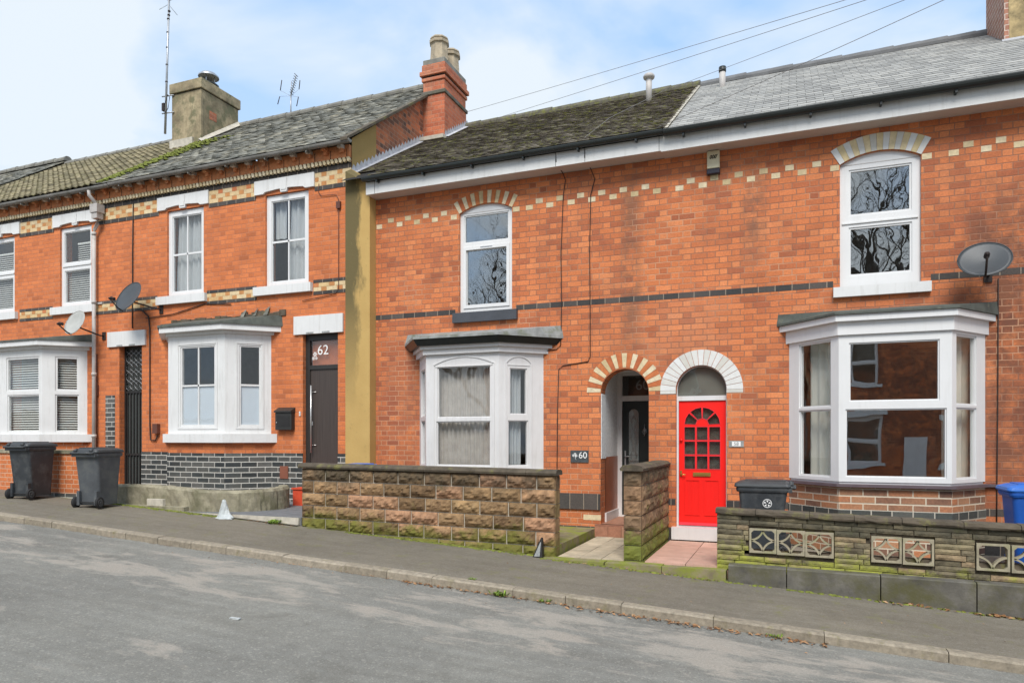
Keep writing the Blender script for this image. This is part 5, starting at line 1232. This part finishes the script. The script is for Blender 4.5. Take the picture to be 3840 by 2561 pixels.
# ------------------------------------------------------------------ wheelie bins
def rr(w, d, r, z, k=4, yo=0):
    out = []
    for cx, cy, a0 in ((w/2-r, d/2-r, 0), (-w/2+r, d/2-r, pi/2), (-w/2+r, -d/2+r, pi), (w/2-r, -d/2+r, 3*pi/2)):
        for i in range(k+1): a = a0+pi/2*i/k; out.append((cx+r*cos(a), cy+r*sin(a)+yo, z))
    return out
def loft(mb, loops, mat, smooth=True, cap0=True, cap1=True):
    n = len(loops[0]); vs = [v for L in loops for v in L]; fs = []
    for i in range(len(loops)-1):
        for j in range(n): fs.append((i*n+j, i*n+(j+1) % n, (i+1)*n+(j+1) % n, (i+1)*n+j))
    if cap0: fs.append(tuple(range(n))[::-1])
    if cap1: fs.append(tuple((len(loops)-1)*n+j for j in range(n)))
    mb.add(vs, fs, mat, smooth)
def wheelie(loc, rz, body, lid, label, group=None, scale=1., emblem=False):
    root = empty('wheelie_bin', (0, 0, 0), label, 'bin', group)
    mb = MB()
    loft(mb, [rr(.46, .50, .05, .05, yo=.02), rr(.47, .52, .05, .25, yo=.02), rr(.50, .58, .05, .60, yo=.01), rr(.53, .65, .055, .92, yo=0)], body, False)
    loft(mb, [rr(.56, .70, .06, .90), rr(.575, .72, .06, .925), rr(.575, .72, .06, .955), rr(.56, .70, .06, .965)], body, False)
    for sx in (-1, 1): mb.box(sx*.2-.03, sx*.2+.03, -.30, -.22, .05, .30, body)
    for i in range(5): mb.box(-.16+i*.08-.008, -.16+i*.08+.008, .27+.0, .305, .12, .16, body)
    mb.box(-.27, .27, -.385, -.33, .90, .96, body); 
    mb.build('body', root)
    mb = MB(); loft(mb, [rr(.595, .75, .06, .968, yo=.005), rr(.60, .76, .06, .985, yo=.005), rr(.585, .74, .07, 1.015, yo=.005), rr(.48, .60, .09, 1.045, yo=.0), rr(.30, .40, .09, 1.055, yo=0)], lid, False)
    mb.box(-.17, .17, -.30, .25, 1.045, 1.062, lid); mb.build('lid', root)
    mb = MB(); mb.tube([(-.26, -.42, .965), (.26, -.42, .965)], .018, lid, 8)
    for sx in (-.24, -.09, .09, .24): mb.tube([(sx, -.42, .965), (sx, -.33, .975)], .022, lid, 6)
    for sx in (-.18, .18): mb.tube([(sx, -.40, 1.0), (sx, -.34, 1.02)], .03, lid, 8)
    mb.build('handle', root)
    for sx in (-1, 1):
        mb = MB(); mb.lathe((sx*.235, -.27, .10), [(0, 0), (.06, 0), (.065, .01), (.098, .01), (.10, .02), (.10, .05), (.098, .06), (.065, .06), (.06, .052), (.02, .052), (.0, .056)], M['rubber'], 18, X*sx); wl = mb.build('wheel', root)
        mb = MB(); mb.lathe((sx*.235, -.27, .10), [(.03, .052), (.058, .056), (.064, .062), (.058, .064), (.04, .058)], M['hub'], 16, X*sx); mb.lathe((sx*.235, -.27, .10), [(.018, .056), (.018, .068), (0, .068)], M['hub'], 10, X*sx)
        for q in range(6): a = q*pi/3; mb.tube([Vector((sx*.298, -.27, .10))+Vector((0, cos(a)*.012, sin(a)*.012)), Vector((sx*.294, -.27, .10))+Vector((0, cos(a)*.06, sin(a)*.06))], .006, M['hub'], 4)
        mb.build('hub', wl)
    mb = MB(); mb.tube([(-.25, -.27, .10), (.25, -.27, .10)], .012, M['rubber'], 6); mb.build('axle', root)
    if emblem:   # white numbered ring transfer on the long side
        mb = MB()
        for q in range(20):
            a0, a1 = q*pi/10, (q+.8)*pi/10; mb.plate(Vector((-.262, 0, 0)), -Y, -X, [(.06+r_*cos(a), .745+r_*sin(a)) for r_, a in ((.052, a0), (.062, a0), (.062, a1), (.052, a1))], [], .004, 0, M['letter'], back=False)
        mb.build('ring_transfer', root)
        mb = MB()
        for q in range(5): a = q*2*pi/5+.3; mb.plate(Vector((-.262, 0, 0)), -Y, -X, [(.06+.012*cos(a), .745+.012*sin(a)), (.06+.045*cos(a-.35), .745+.045*sin(a-.35)), (.06+.045*cos(a+.3), .745+.045*sin(a+.3))], [], .004, 0, M['letter'], back=False)
        mb.build('star_transfer', root)
    root.location = loc; root.rotation_euler = (0, 0, rz); root.scale = (scale*(.86 if group else 1), scale*(.86 if group else 1), scale*(.97 if group else 1))
    return root
wheelie((-12.86, -2.74, pz(-12.86)), radians(8), M['binblack'], M['binlid'], 'dark charcoal wheelie bin standing left of its faded grey neighbour on the pavement', 'wheelie bins on the pavement')
wheelie((-11.16, -2.74, pz(-11.16)), radians(10), M['bingrey'], M['binlid'], 'faded grey wheelie bin on the pavement in front of the iron gate', 'wheelie bins on the pavement')
wheelie((-.37, -1.0, .285), radians(90), M['binblack'], M['binlid'], 'dark wheelie bin with round white transfer, behind the low stone wall by the red door', emblem=True, scale=.97)
wheelie((2.78, -1.1, .285), radians(90), M['binblue'], M['bluelid'], 'bright blue wheelie bin behind the stone wall at the right edge')
wheelie((-7.0, -1.1, .42), radians(180), M['binblue'], M['bluelid'], 'blue bin of which only the lid shows above the rock-faced wall', scale=.97)

# ------------------------------------------------------------------ satellite dishes
def dish(loc, wall, w, hgt, mat, label, name='satellite_dish', n=Vector((-.12, -.86, .50)), side=1):
    root = empty(name, loc, label, 'satellite dish', None); c = Vector(loc); n = n.normalized()
    mb = MB(); prof = [(.0, -.045), (.3, -.040), (.6, -.025), (.85, -.008), (1., .0), (1., -.008), (.6, -.035), (.0, -.056)]
    a = n.cross(Z3).normalized(); mb.lathe(c, [(p[0], p[1]) for p in prof], mat, 32, n, sx=w, sy=hgt); mb.tube([c+n.cross(Z3).normalized()*cos(q*pi/16)*w+(n.cross(n.cross(Z3))).normalized()*sin(q*pi/16)*hgt for q in range(33)], .007, mat, 5)
    mb.build('reflector', root)
    b = n.cross(n.cross(Z3)).normalized(); b = -b if b.z > 0 else b
    mb = MB(); p0 = c+b*hgt*.98; p1 = c+n*.33+b*hgt*.75; mb.tube([p0-n*.03, p0+n*.08, p1], .014, M['cable'], 6); mb.build('arm', root)
    mb = MB(); mb.tube([p1-n*.03-b*.02, p1-n*.11-b*.05], .034, M['cable'], 10); mb.tube([p1+b*.01, p1-b*.05-n*.05], .022, M['cable'], 8); mb.build('receiver', root)
    mb = MB(); bk = c-n*.05; wv = Vector(wall); mb.tube([bk, bk+Vector((0, .08, -.08)), wv+Vector((0, -.12, 0)), wv], .018, M['cable'], 6); mb.box(wv.x-.05, wv.x+.05, -.02, 0, wv.z-.09, wv.z+.09, M['cable']); mb.build('bracket', root)
    return root
dish((2.36, -.48, 4.255), (2.5, 0, 4.12), .305, .285, M['dish'], 'dark grey satellite dish between the upper window and right edge, facing the street')
dish((-13.2, -.46, 4.92), (-12.75, 0, 4.68), .38, .36, M['dish'], 'dark grey satellite dish on the chequered band left of the tall sash window', n=Vector((-.12, -.86, .40)))
dish((-14.72, -.55, 4.44), (-14.50, 0, 4.20), .29, .29, M['dishpale'], 'pale weathered satellite dish above the left bay window beside the downpipe', n=Vector((-.02, -.86, .34)))
# ------------------------------------------------------------------ aerials
mb = MB(); ax, ay = -15.42, 2.52; mb.tube([(ax-.03, ay, 9.95), (ax+.12, ay, 13.7)], .030, M['galv'], 8, r1=.024)
t1 = empty('tv_aerial', (ax, ay, 9.95), 'tall thin aerial mast strapped to the rendered chimney', 'aerial'); mb2 = mb
for i, zz in enumerate((11.3, 11.75, 12.2, 12.6, 12.95, 13.05, 13.15)): mb2.tube([(ax+.02+i*.016, ay, zz), (ax+.02+i*.016, ay, zz+.03)], .034, M['cable'], 8)
mb2.build('mast', t1)
mb = MB()
for zz in (10.5, 10.95): mb.tube([(ax-.14, ay, zz), (ax+.22, ay+.06, zz+.01)], .016, M['galv'], 6)
mb.box(ax-.10, ax-.02, ay-.05, ay+.03, 10.55, 10.75, M['cable']); mb.tube([(ax-.02, ay-.03, 10.7), (ax+.10, ay-.03, 10.95), (ax+.2, ay-.06, 10.85), (ax+.16, ay-.08, 10.55), (ax, ay-.05, 10.45)], .010, M['cable'], 5)
mb.build('bracket', t1)
def yagi(mb, c, d, L, n, el=.14, refl=True):
    d = d.normalized(); s = d.cross(Z3).normalized(); up = s.cross(d)
    mb.tube([c-d*.15, c+d*L], .009, M['galv'], 5)
    for i in range(n): p = c+d*(L*(i+1)/n); mb.tube([p-s*el*.5, p+s*el*.5], .006, M['galv'], 4); mb.tube([p-up*.05, p+up*.05], .006, M['galv'], 4)
    if refl:
        for q in (-1, 1):
            for w_ in (-1, 1): p = c-d*.12; mb.tube([p+up*q*.06+s*w_*.02, p+up*q*.26+s*w_*.22], .007, M['galv'], 4)
mb = MB(); yagi(mb, Vector((ax+.12, ay, 13.45)), Vector((.8, -.5, .05)), .55, 7); mb.build('antenna', t1)
t2 = empty('tv_aerial', (-12.55, 4.0, 10.6), 'small roof aerial on the slate ridge, right of the rendered chimney', 'aerial')
mb = MB(); mb.tube([(-12.55, 4, 10.5), (-12.55, 4, 11.15)], .018, M['galv'], 8); mb.tube([(-12.55, 4, 11.1), (-12.53, 4, 11.5)], .010, M['galv'], 6); mb.build('mast', t2)
mb = MB(); c = Vector((-12.55, 4, 11.1)); e = Vector((-12.15, 3.72, 11.45)); mb.tube([c, e], .012, M['galv'], 6); d = (e-c).normalized(); up = d.cross(X).cross(d).normalized(); s = Vector((.45, .1, -.45)).normalized()
for i in range(9): p = c+(e-c)*(.12+i*.11); mb.tube([p-s*.07, p+s*.07], .008, M['cable'], 4)
for (xx, za, zb_, ln) in ((-12.86, 11.28, 11.55, .05), (-12.88, 11.12, 10.92, -.07), (-12.24, 11.20, 11.43, .03), (-12.26, 11.0, 10.76, -.06)): mb.tube([(xx, 3.95, za), (xx+ln, 3.95, zb_)], .012, M['cable'], 5); mb.tube([(xx, 3.95, za), tuple(c)], .004, M['galv'], 4)
mb.build('antenna', t2)
# ------------------------------------------------------------------ small fittings on the fronts
t = empty('alarm_box', (-1.14, -.02, 6.0), 'cream alarm box with dark lower lens under the eaves', 'alarm')
mb = MB(); mb.box(-1.235, -1.045, -.075, 0, 6.09, 6.365, M['box']); mb.build('casing', t, bevel=.012); mb = MB(); mb.box(-1.24, -1.04, -.08, -.005, 6.0, 6.088, M['alarmdark']); mb.build('lens', t, bevel=.015)
mb = MB()
for i in range(3): mb.tube([Vector((-1.175+i*.035+.012*cos(q*pi/5)+.006*sin(q*pi/5), -.078, 6.265+.026*sin(q*pi/5))) for q in range(11)], .0055, M['cable'], 4)
mb.tube([(-1.10, -.078, 6.25), (-1.085, -.078, 6.29), (-1.07, -.078, 6.292)], .0055, M['cable'], 4); mb.build('maker_mark', t)
t = empty('letterbox', (-9.39, -.05, 2.06), 'black wall letterbox between the frosted bay and the number 62 door', 'letterbox')
mb = MB(); mb.box(-9.59, -9.19, -.11, 0, 2.05, 2.40, M['blackframe']); mb.build('body', t, bevel=.01); mb = MB()
prism(mb, [(-9.60, -.135), (-9.18, -.135), (-9.18, 0), (-9.60, 0)], 2.40, [2.43, 2.43, 2.50, 2.50], M['blackframe']); mb.build('lid', t); mb = MB(); mb.box(-9.54, -9.24, -.116, -.11, 2.12, 2.33, M['gate']); mb.tube([(-9.545, -.118, 2.2), (-9.545, -.125, 2.2)], .012, M['steel'], 8); mb.build('door', t)
t = empty('doorbell', (-9.06, -.01, 2.4), 'small white doorbell push beside the dark number 62 door', 'doorbell'); mb = MB(); mb.box(-9.075, -9.045, -.022, 0, 2.33, 2.42, M['upvc']); mb.build('casing', t); mb = MB(); mb.tube([(-9.06, -.022, 2.375), (-9.06, -.028, 2.375)], .008, M['galv'], 8); mb.build('push', t)
t = empty('house_sign', (-3.315, -.01, 1.58), 'dark slate plaque lettered 60 on the brickwork left of the porch', 'sign')
mb = MB(); mb.box(-3.47, -3.16, -.018, 0, 1.485, 1.685, M['sign']); mb.build('plaque', t); ztext('60', .15, M['letter'], 'number', t, (-3.255, -.020, 1.60))
mb = MB()
for (fx, fz) in ((-3.39, 1.625), (-3.42, 1.60), (-3.37, 1.595)):
    for q in range(5): a = q*2*pi/5; mb.plate(Vector((0, -.019, 0)), X, NY, [(fx, fz), (fx+.022*cos(a-.4), fz+.022*sin(a-.4)), (fx+.022*cos(a+.4), fz+.022*sin(a+.4))], [], .001, 0, M['letter'], back=False)
mb.tube([(-3.39, -.02, 1.61), (-3.385, -.02, 1.55), (-3.37, -.02, 1.52)], .004, M['letter'], 4); mb.build('flower_motif', t)
t = empty('house_sign', (-.8, -.01, 1.8), 'tiny grey plaque with white digits 58 right of the red door', 'sign')
mb = MB(); mb.box(-.91, -.69, -.015, 0, 1.755, 1.85, M['signgrey']); mb.build('plaque', t); mb = MB(); mb.box(-.865, -.735, -.018, -.015, 1.768, 1.838, M['letter']); mb.build('white_panel', t)
ztext('58', .075, M['signgrey'], 'number', t, (-.80, -.0185, 1.803))
# overhead wires running to a pole just outside the picture
pole = empty('telegraph_pole', (3.25, -2.7, -.1), 'wooden telegraph pole carrying the overhead wires', 'pole')
mb = MB(); mb.tube([(3.25, -2.7, -.4), (3.25, -2.7, 7.5)], .13, M['polewood'], 14, r1=.10); mb.build('shaft', pole); mb = MB(); mb.lathe((3.25, -2.7, 7.15), [(.2, 0), (.2, .03), (0, .04)], M['galv'], 12); mb.build('ring_head', pole)
PT = Vector((3.12, -2.6, 7.12))
def wire(a, lab, sag=.12, r=.0042, pre=()):
    a = Vector(a); pts = [Vector(q) for q in pre]+[a+(PT-a)*t-Z3*sag*4*t*(1-t) for t in [i/24 for i in range(25)]]; mb = MB(); mb.tube(pts, r, M['wire'], 5); tag(mb.build('overhead_wire', loc=tuple(a)), lab, 'wire', 'overhead wires')
wire((-7.27, 3.9, 9.72), 'overhead wire highest of four, starting beside the brick chimney', .02)
wire((-6.85, 4.0, 9.45), 'overhead wire second from top, starting at the mossy ridge', .02)
wire((-2.53, 3.5, 9.17), 'overhead wire crossing the mossy roof to a bracket on the gutter', .01, pre=[(-3.10, -.46, 6.72), (-2.95, .6, 7.46), (-2.72, 2.2, 8.4)])
wire((-1.95, -.40, 6.72), 'lowest overhead wire, crossing the grey slate roof', .03)

# ------------------------------------------------------------------ small things on the ground
t = empty('plastic_bag', (-8.72, -2.42, pz(-8.7)), 'crumpled white plastic bag slumped against the concrete wall', 'bag')
mb = MB(); k_ = 16; vs = []; prof = [(.19, 0), (.17, .02), (.12, .07), (.08, .14), (.055, .22), (.035, .29), (.0, .31)]
for r_, h_ in prof:
    for j in range(k_): a = 2*pi*j/k_; q = r_*random.uniform(.78, 1.22); vs.append((-8.72+q*cos(a), -2.36+q*.55*sin(a), pz(-8.7)+h_*random.uniform(.95, 1.05)))
mb.add(vs, [(i*k_+j, i*k_+(j+1) % k_, (i+1)*k_+(j+1) % k_, (i+1)*k_+j) for i in range(len(prof)-1) for j in range(k_)], M['bag']); mb.build('bag_body', t)
t = empty('marker', (-3.2, -2.42, pz(-3.2)), 'small dark wedge with pale face leaning at the foot of the wall end', 'marker')
mb = MB(); b0 = pz(-3.2); mb.add([(-3.30, -2.36, b0), (-3.16, -2.36, b0), (-3.16, -2.27, b0), (-3.30, -2.27, b0), (-3.195, -2.31, b0+.27), (-3.175, -2.31, b0+.27), (-3.175, -2.27, b0+.27), (-3.195, -2.27, b0+.27)], [(0, 1, 5, 4), (1, 2, 6, 5), (2, 3, 7, 6), (3, 0, 4, 7), (4, 5, 6, 7)], M['gate']); mb.build('wedge', t)
mb = MB(); mb.add([(-3.275, -2.362, b0+.02), (-3.195, -2.362, b0+.02), (-3.19, -2.322, b0+.21), (-3.20, -2.322, b0+.21)], [(0, 1, 2, 3)], M['signgrey']); mb.build('pale_face', t)
def litter(name, spots, label):
    mb = MB()
    for (x0, x1, y0, y1, n, s) in spots:
        for i in range(n):
            x = random.uniform(x0, x1); y = random.triangular(y0, y1, y1); z = (pz(x)+.004 if y > -4.12 else pz(x)-.084) if y < -2.37 else pz(x)+.004
            L = random.uniform(.5, 1.)*s; a = random.random()*2*pi; u = Vector((cos(a), sin(a), random.uniform(-.2, .4)))*L; v = Vector((-sin(a), cos(a), random.uniform(-.3, .5)))*L*.6; c = Vector((x, y, z+.008))
            mb.add([c-u, c+v*.7, c+u, c-v*.7+Z3*L*.3], [(0, 1, 2), (0, 2, 3)], M['leaf'])
    tag(mb.build(name), label, 'leaves', kind='stuff')
random.seed(5)
litter('fallen_leaves', [(-4.2, -2.2, -4.36, -4.26, 130, .030), (-2.2, 0.3, -4.42, -4.26, 230, .032), (.9, 3.2, -2.52, -2.37, 60, .048), (2.0, 2.8, -2.5, -2.37, 40, .05), (-6, -4, -4.34, -4.26, 40, .02), (-3.1, -.8, -2.52, -2.38, 60, .022), (-8.3, -7.3, -2.4, -2.28, 50, .025), (-12, 2, -4.0, -2.4, 60, .016), (-9, 1, -4.8, -4.26, 50, .018)], 'brown fallen leaves gathered along kerb and wall foot')
def weed(x, y, n, s, label, z=None):
    mb = MB(); z = pz(x) if z is None else z
    for i in range(n):
        a = random.random()*2*pi; L = random.uniform(.5, 1.)*s; d = Vector((cos(a), sin(a), 0)); b = Vector((x, y, z))+d*random.uniform(0, s*.5)+Vector((random.gauss(0, s*.4), 0, 0)); w = Vector((-sin(a), cos(a), 0))*s*.09
        m_ = b+d*L*.4+Z3*L*random.uniform(.3, .8); e = b+d*L*.9+Z3*L*random.uniform(.2, .7)
        mb.add([b-w*.4, b+w*.4, m_+w, m_-w, e], [(0, 1, 2, 3), (3, 2, 4)], M['weed'])
    tag(mb.build('weed', loc=(x, y, z)), label, 'weed')
weed(-2.98, -4.27, 60, .10, 'brightest green weed tuft growing from the kerb foot', pz(-3)-.088)
weed(-2.45, -4.27, 26, .07, 'smaller weed tuft in the kerb gutter just right of the brightest tuft', pz(-2.5)-.088)
weed(-.15, -4.28, 24, .06, 'flat weed growing in the gutter below the pierced stone wall', pz(-.2)-.088)
weed(-7.75, -2.32, 60, .11, 'leafy weeds on the pavement edge between concrete slab and rock-faced wall')
weed(-3.4, -4.10, 30, .05, 'patch of low yellow green weed on top of the kerb back', pz(-3.4))
mb = MB()
for i in range(900):
    if i < 420: x = random.uniform(-11.8, -8.9); y = -2.27-abs(random.gauss(0, .05))
    elif i < 700: x = random.uniform(-6.4, -3.2); y = -2.22-abs(random.gauss(0, .03))
    else: x = random.uniform(-3.2, 3); y = -2.38-abs(random.gauss(0, .025))
    r_ = random.uniform(.012, .035); mb.lathe((x, y, pz(x)), [(r_, 0), (r_*.7, r_*.4), (0, r_*.5)], M['mossy'], 5)
tag(mb.build('ground_moss'), 'moss growing along the foot of the front walls', 'moss', kind='stuff')
t = empty('litter', (-1.9, -6.9, -.1), 'x', 'x'); bpy.data.objects.remove(t)
mb = MB(); mb.box(-4.75, -4.64, -6.42, -6.39, pz(-4.7)-.088, pz(-4.7)-.078, M['bag'], .004); tag(mb.build('paper_scrap', loc=(-4.7, -6.4, pz(-4.7)-.088)), 'white paper scrap lying in the middle of the road', 'litter')

# ------------------------------------------------------------------ across the street (seen only in the window reflections)
def opp(x0, x1, mat, label):
    H = empty('terraced_house', ((x0+x1)/2, -19, 0), label, 'house'); y = -19.
    mb = MB(); S_ = Vector((0, 1, 0)); U_ = -X
    o = Vector((x1, y, 0)); Wd = x1-x0; hl = []
    for c in (Wd*.27, Wd*.73): hl += [rect(c-.5, c+.5, 3.9, 5.5), rect(c-.6, c+.6, .9, 2.6)]
    mb.plate(o, U_, S_, rect(0, Wd, -1.5, 6.3), hl, 0, -.3, mat); mb.build('wall', H)
    for h_ in hl:
        a, b, c, d = h_[0][0], h_[1][0], h_[0][1], h_[2][1]; framed(H, o-S_*.05, U_, S_, 0, c, d, [(a+.08, b-.08, (c+d)/2+.04, d-.08), (a+.08, b-.08, c+.08, (c+d)/2-.04)], M['upvc'], head=rect(a, b, c, d))
    mb = MB(); mb.box(x0, x1, -18.95, -18.7, 6.0, 6.25, M['fascia']); mb.build('fascia', H)
    mb = MB(); mb.box(x1-Wd*.55, x1-Wd*.45, -19.02, -18.94, -.8, 1.9, M['whitewood']); mb.build('door', H)
    for c in (Wd*.27, Wd*.73):
        for zz, ww in ((3.78, .65), (5.5, .65), (.78, .75), (2.6, .75)): mb = MB(); mb.box(x1-c-ww, x1-c+ww, -19.0, -18.92, zz, zz+.13 if zz in (3.78, .78) else zz+.2, M['white']); mb.build('sill' if zz in (3.78, .78) else 'lintel', H)
    mb = MB(); mb.box(x0, x1, -24, -19.3, -1, .2, M['wallin']); mb.box(x0, x1, -24, -23.9, -1, 6.3, M['wallin']); mb.build('interior', H)
    mb = MB(); prism(mb, [(x0-.1, -18.7), (x1+.1, -18.7), (x1+.1, -23), (x0-.1, -23)][::-1], [8.8, 8.8, 6.2, 6.2], [8.85, 8.85, 6.3, 6.3], M['slate62']); mb.add([(x0, -23, 8.8), (x1, -23, 8.8), (x1, -27, 6.3), (x0, -27, 6.3)], [(0, 1, 2, 3)], M['slate62']); mb.build('roof', H)
opp(-13, -6.2, M['brick'], 'brick house across the street, second from left, seen only reflected in glass'); opp(-6.1, .6, M['brick62'], 'brick house across the street behind the camera, seen only reflected in glass'); opp(.7, 7.4, M['brick'], 'brick house across the street on the right, seen only reflected in glass')
def tree(x, y, h, label, seed):
    rnd = random.Random(seed); t = empty('bare_tree', (x, y, 0), label, 'tree'); mt, mc = MB(), MB()
    def br(p, d, L, r, lv):
        n = 4; pts = [p]
        for i in range(n): d = (d+Vector((rnd.gauss(0, .12), rnd.gauss(0, .12), rnd.gauss(.03, .08)))).normalized(); p = p+d*L/n; pts.append(p)
        (mt if lv == 0 else mc).tube(pts, r, M['bark'], 6 if lv < 2 else 4, r1=r*.55)
        if lv < 8:
            for i in range(3 if lv < 4 else 2):
                q = pts[rnd.randint(2, n)]; a = rnd.random()*2*pi; s = Vector((cos(a), sin(a), .0)); br(q, (d*.8+s*rnd.uniform(.35, .75)+Z3*.15).normalized(), L*rnd.uniform(.62, .82), r*.56, lv+1)
    br(Vector((x, y, -.3)), Z3, h*.30, .38, 0); mt.build('trunk', t); mc.build('crown', t)
tree(4.6, -29, 21, 'bare winter tree across the street, reflected in the right upper window', 3)
tree(-17.0, -29, 21, 'bare winter tree across the street, reflected in the left upper window', 8)
for o in bpy.data.objects:
    if '_o' in o: del o['_o']
